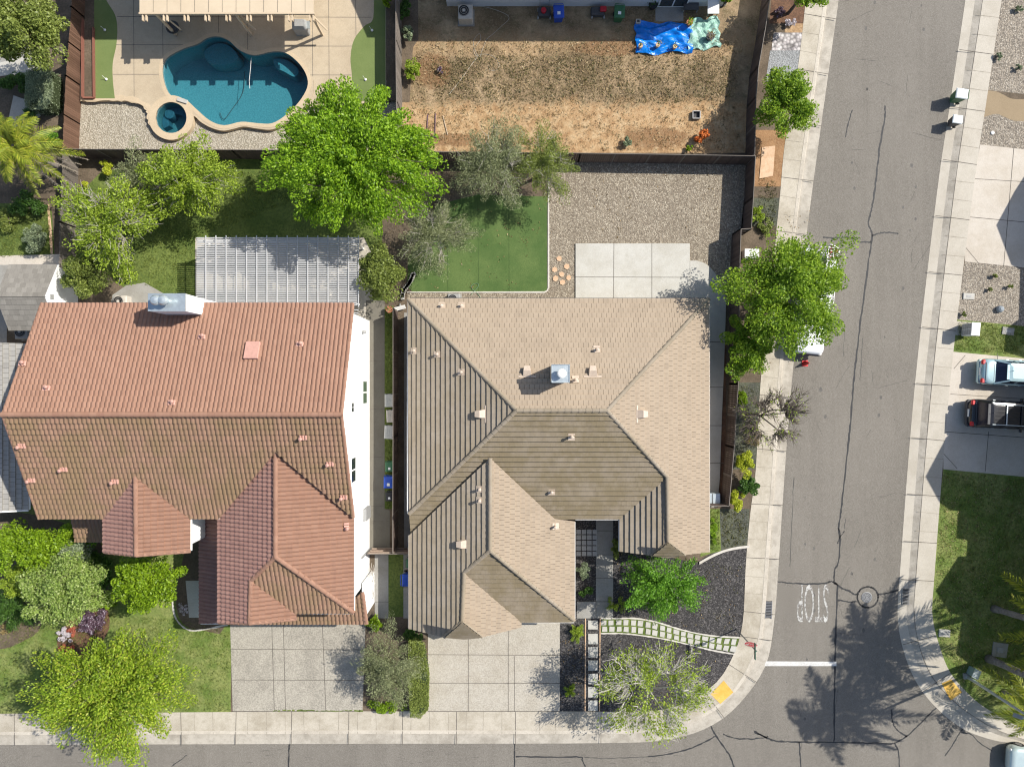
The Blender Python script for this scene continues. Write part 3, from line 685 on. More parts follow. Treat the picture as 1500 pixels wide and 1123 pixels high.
# front yards
sheet('lawn', [(-60, 740), (340, 740), (338, 1043), (-60, 1046)], L(1), M['lawn_e'])
sheet('planting_bed', smooth([(-20, 760), (110, 770), (150, 800), (160, 870), (130, 905), (70, 900), (50, 930), (-20, 940)], 4, True), L(2), M['soil'])
sheet('planting_bed', smooth([(258, 870), (280, 790), (330, 790), (330, 916), (300, 923), (268, 913)], 3, True), L(2), M['soil'])
sheet('planting_bed', smooth([(84, 935), (110, 900), (150, 880), (160, 920), (130, 960), (95, 965)], 4, True), L(3), M['redmulch'])
lines('edging', [(smooth([(252, 860), (255, 895), (263, 912), (278, 922), (300, 921), (334, 914)], 4), 2.6)], .05, M['edging'])
sheet('path', [(272, 850), (294, 850), (294, 904), (277, 904)], L(3), M['pad'])
slab('driveway', [(337, 903), (536, 903), (534, 960), (531, 1041), (341, 1041)], -.1, .021, M['aggregate'])
lines('driveway_joint', [([(398, 903), (402, 1041)], .9), ([(415, 903), (418.5, 1041)], .9), ([(472, 903), (477.5, 1041)], .9), ([(338, 950), (534, 951)], .9), ([(339, 995), (533, 995.5)], .9), ([(341, 1041), (531, 1041)], 1)], .026, M['joint'])
lines('driveway_stain', [([(x, 1040+random.uniform(-1, 1)), (x+random.uniform(3, 9), 1040+random.uniform(-1, 1))], random.uniform(1, 2.6)) for x in range(400, 530, 7)], .029, M['lawn'])
sheet('mulch', [(530, 903), (627, 903), (627, 1041), (530, 1041)], L(2), M['soil'])
slab('driveway', [(627, 900), (820, 900), (820, 1041), (627, 1041)], -.1, .021, M['aggregate_tan'])
lines('driveway_joint', [([(686, 900), (686, 1041)], .9), ([(744.5, 900), (744.5, 1041)], .9), ([(754, 1041), (753.5, 960)], .7), ([(627, 958), (820, 959)], .9), ([(627, 999.6), (820, 1000)], .9), ([(627, 1041), (820, 1041)], 1)], .026, M['joint'])
sheet('mulch', [(820, 900), (858, 900), (858, 1041), (820, 1041)], L(3), M['mulch'])
front = [p for p in wB if p[1] > 800 and p[0] > 880]
sheet('mulch', [(843, 758), (910, 758), (910, 800), (1020, 824), (1044, 808), (1065, 803), (1096, 799)]+front+[(880, 1041), (843, 1041)], L(1), M['mulch'])
sheet('lawn', [(1034, 745), (1054, 745), (1056, 806), (1026, 815), (1026, 760)], L(3), M['lawn_e'])
def m_weedy():
    return m_mottle('weedy_gravel', (.045, .05, .035), (.075, .085, .045), (.15, .145, .13), 1.2, 10, .95, .8, .05)
M['weedy'] = m_weedy()
sheet('gravel', [(1054, 745), (1098, 745), (1096, 799), (1065, 803), (1056, 806)], L(2), M['weedy'])
slab('edging', smooth([(1097, 798), (1080, 800), (1062, 804), (1044, 811), (1024, 822)], 4)+smooth([(1024, 826), (1044, 815), (1062, 807.5), (1080, 803.5), (1097, 801.5)], 4), -.02, .09, M['edging'])
sheet('path', [(873, 758), (898, 758), (898, 905), (845, 905), (845, 881), (873, 881)], L(4), M['path_g'])
lines('path_joint', [([(873, 777), (898, 777)], .8), ([(873, 812), (898, 812)], .8), ([(873, 846), (898, 846)], .8), ([(845, 880.5), (898, 880.5)], .8), ([(873, 881), (873, 905)], .8)], L(5), M['joint'])
mb = MB()
for i in range(4):
    for j in range(5):
        c = W(847.5+i*7.9, 778.5+j*8, 0); mb.box((c.x, c.y, .02), (.3, .3, .04))
o = mb.build('courtyard_pavers', M['greypaver'], origin=(0, 0, 0)); o['kind'] = 'structure'
# paver column and curved paver walk
sheet('lawn', [(880, 905), (905, 905), (930, 905), (960, 910), (1000, 922), (1040, 930), (1083, 934), (1076, 955), (1020, 946), (980, 936), (940, 930), (910, 927), (880, 927)], L(3), M['lawn'])
mb = MB()
for y in (908, 927.5, 947, 966.5, 986, 1005.5, 1025):
    a = W(861.5, y); mb.prism([W(861.5, y), W(875.5, y), W(875.5, y+(13 if y < 920 else 15)), W(861.5, y+(13 if y < 920 else 15))], 0, .04)
o = mb.build('walk_pavers', M['paver'], origin=(0, 0, 0)); o['kind'] = 'structure'
lines('edging', [([(857.5, 905), (857, 1041)], 1.5), ([(879, 905), (878, 1041)], 1.5)], .05, M['stone'])
up = smooth([(880, 905), (905, 905), (930, 905), (960, 910), (1000, 922), (1040, 930), (1083, 933)], 8); dn = smooth([(880, 927), (910, 927), (940, 930), (980, 936.5), (1020, 946), (1045, 952), (1077, 957.5)], 8)
lines('edging', [(up, 2), (dn, 2)], .05, M['edging'])
U = resample(up, 200); D = resample(dn, 200); mb = MB()
for k in range(19):
    for r_ in (0, 1):
        t0 = (k+.12)/19+(0 if r_ == 0 else .006); t1 = (k+.80)/19+(0 if r_ == 0 else .006)
        f0, f1 = ((.12, .45), (.54, .88))[r_]; pts = []
        for tt, ff in ((t0, f0), (t1, f0), (t1, f1), (t0, f1)):
            i = min(199, int(tt*199)); a, b = Vector(U[i]), Vector(D[i]); q = a+(b-a)*ff
            pts.append(W(q.x+random.uniform(-.5, .5), q.y+random.uniform(-.5, .5)))
        mb.prism(pts, 0, .045)
o = mb.build('walk_pavers', M['paver'], origin=(0, 0, 0)); o['kind'] = 'structure'
# street-side strip beside the fence
def stripx(y0, y1, xl=-42): 
    pts = [p for p in wB if y0 <= p[1] <= y1 and p[0] > 1000]
    return pts
def band(name, y0, y1, mat, lev, wl):
    pts = stripx(y0, y1); sheet(name, pts+[(x-wl, y) for x, y in pts[::-1]], L(lev), mat)
band('planting_bed', -40, 800, M['soil'], 1, 52)
band('planting_bed', -40, 48, M['redmulch'], 2, 50); band('cobbles', 46, 80, M['cobble'], 3, 42); band('gravel', 74, 132, M['bluegrey'], 2, 44); band('bare_earth', 30, 58, M['bare'], 4, 26)
band('bare_earth', 175, 275, M['darkearth'], 2, 46); band('weeds', 275, 345, M['weedy'], 2, 46); band('planting_bed', 560, 700, M['weedy'], 2, 40)
slab('stepping_slab', [(1116, 216), (1135, 214), (1132, 258), (1112, 262)], -.02, .05, M['stone'])
# east side
def ex(y): 
    a = np.array(eB); i = np.argmin(abs(a[:, 1]-y)); return a[i, 0]
def epoly(name, y0, y1, mat, lev, dy=14):
    pts = [tuple(p) for p in eB if y0 <= p[1] <= y1]
    pts = [(ex(y0), y0)]+pts+[(ex(y1), y1)]
    sheet(name, pts+[(1760, y1+dy*2.5), (1760, y0+dy*2.5)], L(lev), mat)
epoly('gravel', -60, 132, M['pebble_e'], 1); epoly('gravel', 160, 212, M['pebble_e'], 1)
sheet('path', smooth([(1447, 133), (1458, 134), (1470, 139), (1483, 145), (1510, 146), (1540, 150)], 4)+smooth([(1540, 182), (1505, 178), (1485, 177), (1470, 171), (1459, 167), (1441, 172)], 4), L(2), m_concrete('brown_path', (.28, .21, .125), (.22, .16, .09), .8, .4))
epoly('driveway', 212, 383, M['drive_e'], 2); epoly('gravel', 383, 468, M['pebble_e'], 1); epoly('lawn', 468, 515, M['lawn_e'], 1)
epoly('driveway', 515, 687, M['drive_e'], 2); epoly('lawn', 687, 1062, M['lawn_e'], 1)
sheet('path', [(1400, 470), (1423, 472), (1421, 493), (1397, 490)], L(2), M['walk2'])
lines('driveway_joint', [([(1485, 216), (1470, 391)], .9), ([(1421, 318), (1560, 331)], .9), ([(1428, 262), (1560, 270)], .8), ([(1414, 362), (1433, 385)], .8), ([(1448, 632), (1443, 690)], .9), ([(1383, 632), (1560, 645)], .9), ([(1381, 663), (1402, 686)], .8), ([(1397, 540), (1414, 520)], .8), ([(1461, 518), (1461, 548)], .8), ([(1392, 577), (1560, 588)], .8)], L(3), M['joint'])
# ---------------------------------------------------------------- roofs
class Plane:
    """roof plane through an eave (photo pixel, height), falling towards d (x right, y up on the plan)"""
    def __init__(s, px, py, ze, d, pitch):
        s.e = W(px, py, ze); s.ze = ze; s.d = Vector(d).normalized(); s.p = pitch
        s.t = Vector((-s.d.y, s.d.x)); s.c = math.cos(math.atan(pitch))
        s.n = Vector((s.d.x*pitch, s.d.y*pitch, 1)).normalized()
    def hit(s, px, py):
        g = W(px, py, 0); g2 = Vector((g.x, g.y)); gd = g2.dot(s.d); ed = Vector((s.e.x, s.e.y)).dot(s.d)
        z = (s.ze + s.p*ed - s.p*gd)/(1 - s.p*gd/H); k = 1-z/H
        return Vector((g.x*k, g.y*k, z))
    def uv(s, P): q = Vector((P.x-s.e.x, P.y-s.e.y)); return (q.dot(s.t), -q.dot(s.d)/s.c)
    def xyz(s, u, v, lift=0):
        q = s.t*u - s.d*(v*s.c)
        return Vector((s.e.x+q.x, s.e.y+q.y, s.ze + s.p*v*s.c)) + s.n*lift
def inside(poly, x, y):
    r = False; n = len(poly)
    for i in range(n):
        x1, y1 = poly[i]; x2, y2 = poly[i-1]
        if (y1 > y) != (y2 > y) and x < (x2-x1)*(y-y1)/(y2-y1)+x1: r = not r
    return r
def clip(poly, u0, u1, v0, v1):
    for ax, lim, sgn in ((0, u0, 1), (0, u1, -1), (1, v0, 1), (1, v1, -1)):
        out = []; n = len(poly)
        for i in range(n):
            a, b = poly[i-1], poly[i]; da = (a[ax]-lim)*sgn; db = (b[ax]-lim)*sgn
            if (da >= 0) != (db >= 0):
                t = da/(da-db); out.append((a[0]+(b[0]-a[0])*t, a[1]+(b[1]-a[1])*t))
            if db >= 0: out.append(b)
        poly = out
        if len(poly) < 3: return []
    return poly
def tiled(mb, under, pl, pts, style='flat', c=.34, rngseed=1, g_=.006):
    """lays real tile courses (stepped, staggered, ribbed when style is 'barrel') on a roof plane"""
    rnd = random.Random(rngseed); poly = [pl.uv(pl.hit(*p)) for p in pts]
    under.poly([pl.xyz(u, v, .0) for u, v in poly])
    us = [p[0] for p in poly]; vs_ = [p[1] for p in poly]; v = math.floor(min(vs_)/c)*c; k = 0
    if style == 'flat': tw = .30; cells = [(g_, tw-g_, None)]
    elif style == 'shingle': tw = .32; cells = [(0, tw-.004, None)]; 
    else:
        tw = .245; o = [0, .06, .123, .186, .245]; hh = [0, .048, .064, .048, 0]
        cells = [(o[i], o[i+1], (hh[i], hh[i+1])) for i in range(4)]
    th = {'flat': .09, 'barrel': .095, 'shingle': .014}[style]
    while v < max(vs_):
        u = math.floor(min(us)/tw)*tw - tw + (tw/2 if (k % 2 and style != 'barrel') else 0)
        while u < max(us):
            jit = rnd.uniform(0, .009) if style != 'barrel' else rnd.uniform(0, .006)
            for a, b, hp in cells:
                u0, u1, v0, v1 = u+a, u+b, v, v+c
                if u1 < min(us) or u0 > max(us): continue
                cor = [(u0, v0), (u1, v0), (u1, v1), (u0, v1)]
                q = cor if all(inside(poly, *x) for x in cor) else clip(poly, u0, u1, v0, v1)
                if len(q) < 3: continue
                def lift(x, y):
                    h = .012 + (th+jit)*(1-(y-v0)/c)
                    if hp: h += hp[0]+(hp[1]-hp[0])*(x-u0)/(u1-u0)
                    return h
                top = [pl.xyz(x, y, lift(x, y)) for x, y in q]
                vv = list(top); ff = [tuple(range(len(q)))]; n = len(q)
                for i in range(n):
                    j = (i+1) % n
                    if abs(q[i][1]-v0) < 1e-6 and abs(q[j][1]-v0) < 1e-6:
                        m_ = len(vv); vv += [pl.xyz(*q[i], 0), pl.xyz(*q[j], 0)]; ff.append((j, i, m_, m_+1))
                mb.add(vv, ff)
            u += tw
        v += c; k += 1
def caps(par, pts, r=.12, seg=.40, lift=.05, m=None):
    """half-round ridge tiles from point to point"""
    mb = MB()
    for p, q in zip(pts[:-1], pts[1:]):
        p = Vector(p)+Vector((0, 0, lift)); q = Vector(q)+Vector((0, 0, lift)); d = q-p; L_ = d.length; d.normalize(); n = max(1, round(L_/seg))
        a = d.cross(Vector((0, 0, 1))).normalized(); b = a.cross(d)
        for i in range(n):
            p0 = p+d*(L_*i/n-.02); p1 = p+d*(L_*(i+1)/n+.03); vs = []
            for e, rr in ((p0, r*1.12), (p1, r*.92)):
                for t in range(7):
                    an = math.pi*t/6; vs.append(e+a*(rr*math.cos(an))+b*(rr*.85*math.sin(an)))
            mb.add(vs, [(j, j+1, 8+j, 7+j) for j in range(6)]+[(0, 1, 2, 3, 4, 5, 6)])
    return mb.build('ridge_tiles', M[m or RIDGE[par.name]], par)
RIDGE = {'tan_house': 'tan_w', 'red_house': 'red_n'}
def roof_part(parent, faces, style, name='roof'):
    """faces: list of (material, plane, pixel polygon); one mesh per material"""
    by = {}; first = None
    for i, (m, pl, pts) in enumerate(faces):
        un = MB(); tiled(by.setdefault(m, MB()), un, pl, pts, style, rngseed=i, g_=.001 if m in ('tan_s', 'tan_w') else .007)
        first = un.build('roof_deck', M['underlay'], parent)
    for m, mb in by.items(): mb.build('roof_slope', M[m], parent)
    return first
def gutter(par, pl, pts, off_=.04, m='trim'):
    mb = MB(); P = [pl.hit(*p) for p in pts]
    for a, b in zip(P[:-1], P[1:]):
        d3 = Vector((pl.d.x, pl.d.y, 0)); mb.bar(a+d3*off_-Vector((0, 0, .03)), b+d3*off_-Vector((0, 0, .03)), .07, .10)
    return mb.build('gutter', M[m], par)
def vent_hood(parent, pl, px, py, mat, w=.55, ln=.62):
    """tapered hood vent with a flashing plate, opening down the slope"""
    c = pl.hit(px, py); t3 = Vector((pl.t.x, pl.t.y, 0)); up = Vector((-pl.d.x*pl.c, -pl.d.y*pl.c, pl.p*pl.c)).normalized()
    def P(u, v, z): return c+t3*u+up*v+pl.n*z
    mb = MB(); mb.add([P(-w*.95, ln*.5, .07), P(w*.95, ln*.5, .07), P(w*.95, ln*.34, .085), P(-w*.95, ln*.34, .085), P(-w*.95, ln*.5, .0), P(w*.95, ln*.5, 0)], [(0, 1, 2, 3), (0, 4, 5, 1)])
    v = []
    for f, ww, hz in ((.4, w*.5, .1), (0, w*.46, .34), (-.5, w*.36, .36)):
        v += [P(-ww, ln*f, .05), P(-ww*.85, ln*f, hz), P(ww*.85, ln*f, hz), P(ww, ln*f, .05)]
    mb.add(v, [(0, 1, 5, 4), (1, 2, 6, 5), (2, 3, 7, 6), (4, 5, 9, 8), (5, 6, 10, 9), (6, 7, 11, 10), (8, 9, 10, 11), (0, 1, 2, 3)])
    return mb.build('roof_vent', mat, parent)
def vent_pipe(parent, pl, px, py, mat, h=.4, r=.07):
    c = pl.hit(px, py); t3 = Vector((pl.t.x, pl.t.y, 0)); up = Vector((-pl.d.x*pl.c, -pl.d.y*pl.c, pl.p*pl.c)).normalized()
    mb = MB(); q = [c+t3*(a*.2)+up*(b*.22)+pl.n*.09 for a, b in ((-1, -1), (1, -1), (1, 1), (-1, 1))]
    mb.add([*q, *[x-pl.n*.09 for x in q]], [(0, 1, 2, 3), (0, 4, 5, 1), (1, 5, 6, 2), (2, 6, 7, 3), (3, 7, 4, 0)])
    mb.lathe(c, [(r*1.6, .08), (r, .16), (r, h), (r*1.35, h+.01), (r*1.35, h+.07), (r*.4, h+.1)], 10)
    return mb.build('vent_pipe', mat, parent)
def vent_lobes(parent, pl, px, py, mat, s=1.0):
    """moulded tile vent: three short barrels on a flashing with a capped pipe"""
    c = pl.hit(px, py); t3 = Vector((pl.t.x, pl.t.y, 0)); up = Vector((-pl.d.x*pl.c, -pl.d.y*pl.c, pl.p*pl.c)).normalized()
    mb = MB()
    for u in (-.17, 0, .17):
        a = c+t3*(u*s)+up*(.2*s)+pl.n*.1; b = c+t3*(u*s)-up*(.12*s)+pl.n*.12; mb.tube([a, b], .085*s, 8)
    q = c-t3*.1-up*.1
    mb.lathe(q, [(.09*s, .05), (.08*s, .38*s), (.12*s, .39*s), (.12*s, .46*s), (.03, .5*s)], 10)
    return mb.build('roof_vent', mat, parent)
def wall_gable(mb, x0, x1, y0, y1, z0, ze, zr, axis='x'):
    """box with a gabled top; ridge along axis"""
    if axis == 'x':
        ym = (y0+y1)/2; P = lambda x: [(x, y0, z0), (x, y1, z0), (x, y1, ze), (x, ym, zr), (x, y0, ze)]; A, B = P(x0), P(x1)
    else:
        xm = (x0+x1)/2; P = lambda y: [(x0, y, z0), (x1, y, z0), (x1, y, ze), (xm, y, zr), (x0, y, ze)]; A, B = P(y0), P(y1)
    mb.add(A+B, [(0, 1, 2, 3, 4), (9, 8, 7, 6, 5), (0, 5, 6, 1), (1, 6, 7, 2), (2, 7, 8, 3), (3, 8, 9, 4), (4, 9, 5, 0)])

# ---------------------------------------------------------------- tan house (single storey, hipped)
PT = .417
tan = thing('tan_house', 'single storey house with tan flat tile hip roof on the street corner lot', 'house', W(820, 640, 0))
Z1, Z2 = 2.75, 2.5
pN = Plane(820, 438, Z1, (0, 1), PT); pW = Plane(598, 600, Z1, (-1, 0), PT); pE = Plane(1038, 600, Z1, (1, 0), PT); pS = Plane(870, 759, Z1, (0, -1), PT)
pWw = Plane(599.5, 850, Z2, (-1, 0), PT); pWe = Plane(841, 850, Z2, (1, 0), PT); pWs = Plane(800, 910, Z2, (0, -1), PT)
pEw = Plane(908, 780, Z1, (-1, 0), PT); pGe = Plane(763, 900, Z2, (1, 0), PT); pGs = Plane(680, 953, Z2, (0, -1), 1.1); pEs = Plane(977, 827, Z1, (0, -1), 1.1)
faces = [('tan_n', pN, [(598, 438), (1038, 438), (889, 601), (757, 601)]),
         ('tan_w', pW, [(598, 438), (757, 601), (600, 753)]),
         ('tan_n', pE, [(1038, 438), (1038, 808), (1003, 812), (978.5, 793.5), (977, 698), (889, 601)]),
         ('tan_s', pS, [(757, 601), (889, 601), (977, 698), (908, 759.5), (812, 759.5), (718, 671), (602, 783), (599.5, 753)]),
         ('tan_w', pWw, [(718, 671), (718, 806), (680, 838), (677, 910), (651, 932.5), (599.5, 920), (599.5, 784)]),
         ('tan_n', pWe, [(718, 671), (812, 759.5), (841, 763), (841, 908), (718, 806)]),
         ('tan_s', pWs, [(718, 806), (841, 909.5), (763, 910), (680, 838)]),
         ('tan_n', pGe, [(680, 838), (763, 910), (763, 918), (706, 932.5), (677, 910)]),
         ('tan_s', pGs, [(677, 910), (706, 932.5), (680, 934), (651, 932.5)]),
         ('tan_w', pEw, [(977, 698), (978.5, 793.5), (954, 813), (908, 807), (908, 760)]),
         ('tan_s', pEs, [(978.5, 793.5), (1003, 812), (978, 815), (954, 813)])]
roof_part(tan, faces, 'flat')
mb = MB(); hN = pN.hit
caps(tan, [hN(757, 601), hN(889, 601)]); caps(tan, [pW.hit(598, 438), pW.hit(757, 601)]); caps(tan, [pE.hit(1038, 438), pE.hit(889, 601)])
caps(tan, [pS.hit(600, 752), pS.hit(757, 601)]); caps(tan, [pE.hit(889, 601), pE.hit(977, 698), pE.hit(978.5, 793.5)])
caps(tan, [pWe.hit(718, 671), pWe.hit(718, 806), pWe.hit(841, 908)]); caps(tan, [pWw.hit(718, 806), pWw.hit(680, 838), pWw.hit(677, 910), pWw.hit(651, 932)])
caps(tan, [pGe.hit(677, 910), pGe.hit(706, 932)], .09); caps(tan, [pEw.hit(978.5, 793.5), pEw.hit(954, 813)], .09); caps(tan, [pE.hit(978.5, 793.5), pE.hit(1003, 812)], .09)
mb = MB()
gutter(tan, pN, [(598, 438), (1038, 438)], m='dgrey'); gutter(tan, pE, [(1038, 438), (1038, 808)]); gutter(tan, pS, [(843, 759.5), (908, 759.5)]); gutter(tan, pEw, [(908, 760), (908, 807)])
gutter(tan, pW, [(598, 438), (598, 752)]); gutter(tan, pWw, [(599.5, 784), (599.5, 919)]); gutter(tan, pWe, [(841, 764), (841, 909)]); gutter(tan, pWs, [(841, 910), (763, 910)])
mb = MB()
def rect(px0, py0, px1, py1, ze, ins=.4): a = W(px0, py1, ze); b = W(px1, py0, ze); return a.x+ins, b.x-ins, a.y+ins, b.y-ins
x0, x1, y0, y1 = rect(598, 438, 1038, 759, Z1); mb.box(((x0+x1)/2, (y0+y1)/2, Z1/2-.06), (x1-x0, y1-y0, Z1-.12))
x0, x1, y0b, y1b = rect(599.5, 700, 841, 909, Z2); mb.box(((x0+x1)/2, (y0b+y0-.01)/2, Z2/2-.06), (x1-x0, y0-.01-y0b, Z2-.12))
x0, x1, y0b, y1b = rect(908, 700, 1038, 806, Z1); mb.box(((x0+x1)/2, (y0b+y0-.01)/2, Z1/2-.06), (x1-x0, y0-.01-y0b, Z1-.12))
x0, x1, ya, yb = rect(599.5, 880, 763, 924, Z2); wall_gable(mb, x0, x1, ya, W(0, 909, Z2).y+.39, 0, Z2-.1, Z2+1.15, 'y')
mb.build('wall', M['stucco'], tan)
mb = MB()
for pl, a, b in ((pN, (598, 438), (1038, 438)), (pE, (1038, 438), (1038, 808)), (pW, (598, 438), (598, 752)), (pWw, (599.5, 784), (599.5, 919)), (pWe, (841, 764), (841, 909)), (pEw, (908, 760), (908, 807)), (pS, (843, 759.5), (908, 759.5))):
    p, q = pl.hit(*a), pl.hit(*b); d3 = Vector((pl.d.x, pl.d.y, 0))*.5; z = Vector((0, 0, -.09))
    mb.add([p+z, q+z, q-d3+z, p-d3+z], [(0, 1, 2, 3)])
mb.build('soffit', M['trim'], tan)
vent_hood(tan, pN, 772, 546, M['vent_t']); vent_hood(tan, pN, 868, 546, M['vent_t']); vent_hood(tan, pE, 938, 606, M['vent_t'])
vent_hood(tan, pW, 706, 606, M['vent_t']); vent_hood(tan, pWw, 679, 796, M['vent_t'])
for pl, x, y, h in ((pN, 843, 556, .4), (pN, 874, 512, .35), (pN, 647, 448, .25), (pN, 676, 448, .25), (pW, 641, 519, .35), (pW, 676, 545, .3), (pW, 607, 514, .25), (pS, 837, 639, .5), (pS, 808, 720, .3), (pWw, 703, 716, .3), (pWw, 703, 732, .4), (pWe, 813, 770, .45)): vent_pipe(tan, pl, x, y, M['vent_t'], h)
# metal chimney box
ch = MB(); a = W(807.7, 560.5, 7.0); b = W(834.7, 533.5, 7.0); base = pN.hit(821, 548)
ch.box(((a.x+b.x)/2, (a.y+b.y)/2, (base.z-.6+6.94)/2), (b.x-a.x-.1, b.y-a.y-.1, 6.94-base.z+.6)); chim = ch.build('chimney', M['stucco'], tan)
ch = MB(); cx, cy = (a.x+b.x)/2, (a.y+b.y)/2; ww = b.x-a.x
ch.box((cx, cy, 6.97), (ww, ww, .06))
for sx, sy in ((1, 0), (-1, 0), (0, 1), (0, -1)): ch.box((cx+sx*ww*.485, cy+sy*ww*.485, 7.02), (.03 if sx else ww*.94, .03 if sy else ww*.94, .05))
ch.build('chimney_cap', M['galv'], chim)
ch = MB(); ch.lathe((cx+.05, cy, 7.0), [(.17, 0), (.17, .3), (.26, .32), (.26, .42), (.2, .46), (.05, .48)], 20); ch.build('flue', M['trim'], chim)
# courtyard front door, garage doors and windows on the walls
gy = W(0, 909, Z2).y+.4
mb = MB(); 
for i, cxp in enumerate((690, 770)): mb.box((W(cxp, 0, 1).x, W(0, 924, Z2).y+.38, 1.1) if i == 0 else (W(788, 0, 1).x, gy-.02, 1.1), (4.6 if i == 0 else 2.5, .06, 2.2))
mb.build('garage_door', M['trim'], tan)
for px, ww in ((650, 1.6), (760, 2.4), (960, 1.5)):
    mb = MB(); p = W(px, 438, Z1); mb.box((p.x, p.y-.4, 1.5), (ww, .08, 1.2)); wn = mb.build('window', M['trim'], tan)
    mb = MB(); mb.box((p.x, p.y-.4, 1.5), (ww-.14, .1, 1.06)); mb.build('pane', M['glass'], wn)
dn_ = MB(); p = W(885, 759.5, Z1); dn_.box((p.x, p.y+.38, 1.05), (1.0, .06, 2.1)); dn_.build('front_door', M['dgrey'], tan)

# ---------------------------------------------------------------- red tiled house (two storeys)
PR = .42; ZE, ZF = 6.0, 5.75
red = thing('red_house', 'two storey white stucco house under red barrel tile roofs', 'house', W(270, 640, 0))
rN = Plane(290, 445, ZE, (0, 1), PR); rS = Plane(290, 758, ZE, (0, -1), PR)
fW = Plane(321, 850, ZF, (-1, 0), PR); fE = Plane(518, 850, ZF, (1, 0), PR); fS = Plane(480, 896, ZF, (0, -1), PR)
gE = Plane(434, 900, ZF, (1, 0), PR); bW = Plane(153.5, 790, ZE, (-1, 0), PR); bE = Plane(279, 790, ZE, (1, 0), PR)
faces = [('red_n', rN, [(62, 445), (517, 445), (500, 607), (5, 607)]),
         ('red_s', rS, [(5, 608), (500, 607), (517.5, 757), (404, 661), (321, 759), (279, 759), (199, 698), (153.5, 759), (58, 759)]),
         ('red_w', fW, [(404, 661), (404, 815), (368, 850), (366, 912.5), (321, 911), (321, 759)]),
         ('red_n', fE, [(404, 661), (518, 756), (518, 896), (404, 815)]),
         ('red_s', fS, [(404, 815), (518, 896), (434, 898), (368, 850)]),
         ('red_n', gE, [(368, 850), (434, 899), (434, 906), (366, 912.5)]),
         ('red_w', bW, [(199, 698), (200, 813), (153.5, 808), (153.5, 759)]),
         ('red_n', bE, [(199, 698), (279, 759), (279, 807), (200, 813)])]
roof_part(red, faces, 'barrel')
mb = MB()
caps(red, [rN.hit(4, 607), rN.hit(501, 607)], .14); caps(red, [fE.hit(404, 661), fE.hit(404, 815), fE.hit(518, 896)], .14); caps(red, [fW.hit(404, 815), fW.hit(368, 850), fW.hit(366, 912)], .13)
caps(red, [bE.hit(199, 698), bE.hit(200, 813)], .13)
for a, b, pl in (((5, 607), (62, 445), rN), ((500, 607), (517, 445), rN), ((5, 608), (58, 759), rS), ((500, 607), (517.5, 757), rS), ((200, 813), (153.5, 808), bW), ((200, 813), (279, 807), bE), ((366, 912.5), (321, 911), fW), ((366, 912.5), (434, 906), gE)):
    caps(red, [pl.hit(*a), pl.hit(*b)], .1, lift=.03)

mb = MB()
gutter(red, rN, [(62, 445), (517, 445)], m='dgrey'); gutter(red, rS, [(58, 758), (153, 758)]); gutter(red, rS, [(279, 758), (321, 758)]); gutter(red, fW, [(321, 760), (321, 911)]); gutter(red, fE, [(518, 758), (518, 896)]); gutter(red, fS, [(434, 897), (518, 897)])
gutter(red, bW, [(153.5, 760), (153.5, 806)]); gutter(red, bE, [(279, 760), (279, 806)])

def plan(px, py, z): v = W(px, py, z); return v.x, v.y
xe = W(541.5, 0, 0).x; xw = plan(58, 0, ZE)[0]+.35; yn = plan(0, 445, ZE)[1]-.42; ys = plan(0, 758, ZE)[1]+.42
mb = MB(); ym = (yn+ys)/2; zr = ZE+PR*(yn-ys)/2-.08
wall_gable(mb, xw, xe, ys, yn, 0, ZE-.14, zr-.12, 'x')
xf0 = plan(321, 0, ZF)[0]+.42; xf1 = xe-.004; yf = plan(0, 896, ZF)[1]+.42
mb.box(((xf0+xf1)/2, (yf+ys-.01)/2, (ZF-.14)/2), (xf1-xf0, ys-.01-yf, ZF-.14))
gx1 = plan(434, 0, ZF)[0]-.4; wall_gable(mb, xf0+.003, gx1, plan(0, 909, ZF)[1]+.25, yf-.01, 0, ZF-.14, ZF+PR*(gx1-xf0)/2-.16, 'y')
bx0, bx1 = plan(153.5, 0, ZE)[0]+.42, plan(279, 0, ZE)[0]-.42; wall_gable(mb, bx0, bx1, plan(0, 809, ZE)[1]+.25, ys-.01, 2.4, ZE-.14, ZE+PR*(bx1-bx0)/2-.16, 'y')
mb.build('wall', M['white'], red)
for (y0, y1, z0, z1, gl) in ((558, 591, 1.15, 2.15, 'greenglass'), (670, 706, 4.3, 5.25, 'glass'), (590, 603, 4.75, 5.2, 'glass')):
    k0 = 1-(z0+z1)/2/H; ya = -(y0-CY)/S*k0; yb = -(y1-CY)/S*k0; yc = (ya+yb)/2; ln = abs(ya-yb)
    mb = MB(); mb.box((xe+.01, yc, (z0+z1)/2), (.07, ln+.12, z1-z0+.12)); wn = mb.build('window', M['trim'], red)
    mb = MB()
    for s in (-1, 1): mb.box((xe+.02, yc+s*ln*.255, (z0+z1)/2), (.07, ln*.44, z1-z0))
    mb.build('pane', M[gl], wn)
mb = MB(); mb.box((xe+.1, W(0, 751, 1.2).y, 1.3), (.2, .75, 1.3)); mb.build('meter_box', M['grey'], red)
mb = MB(); mb.tube([(xe+.06, W(0, 808, 1).y, 0), (xe+.06, W(0, 808, 1).y, 2.6)], .05, 8); mb.build('downpipe', M['grey'], red); mb = MB(); mb.lathe((xe+.12, W(0, 486, 2.2).y, 2.1), [(.06, 0), (.11, .05), (.11, .2), (.04, .24)], 10); mb.build('wall_lamp', M['grey'], red)
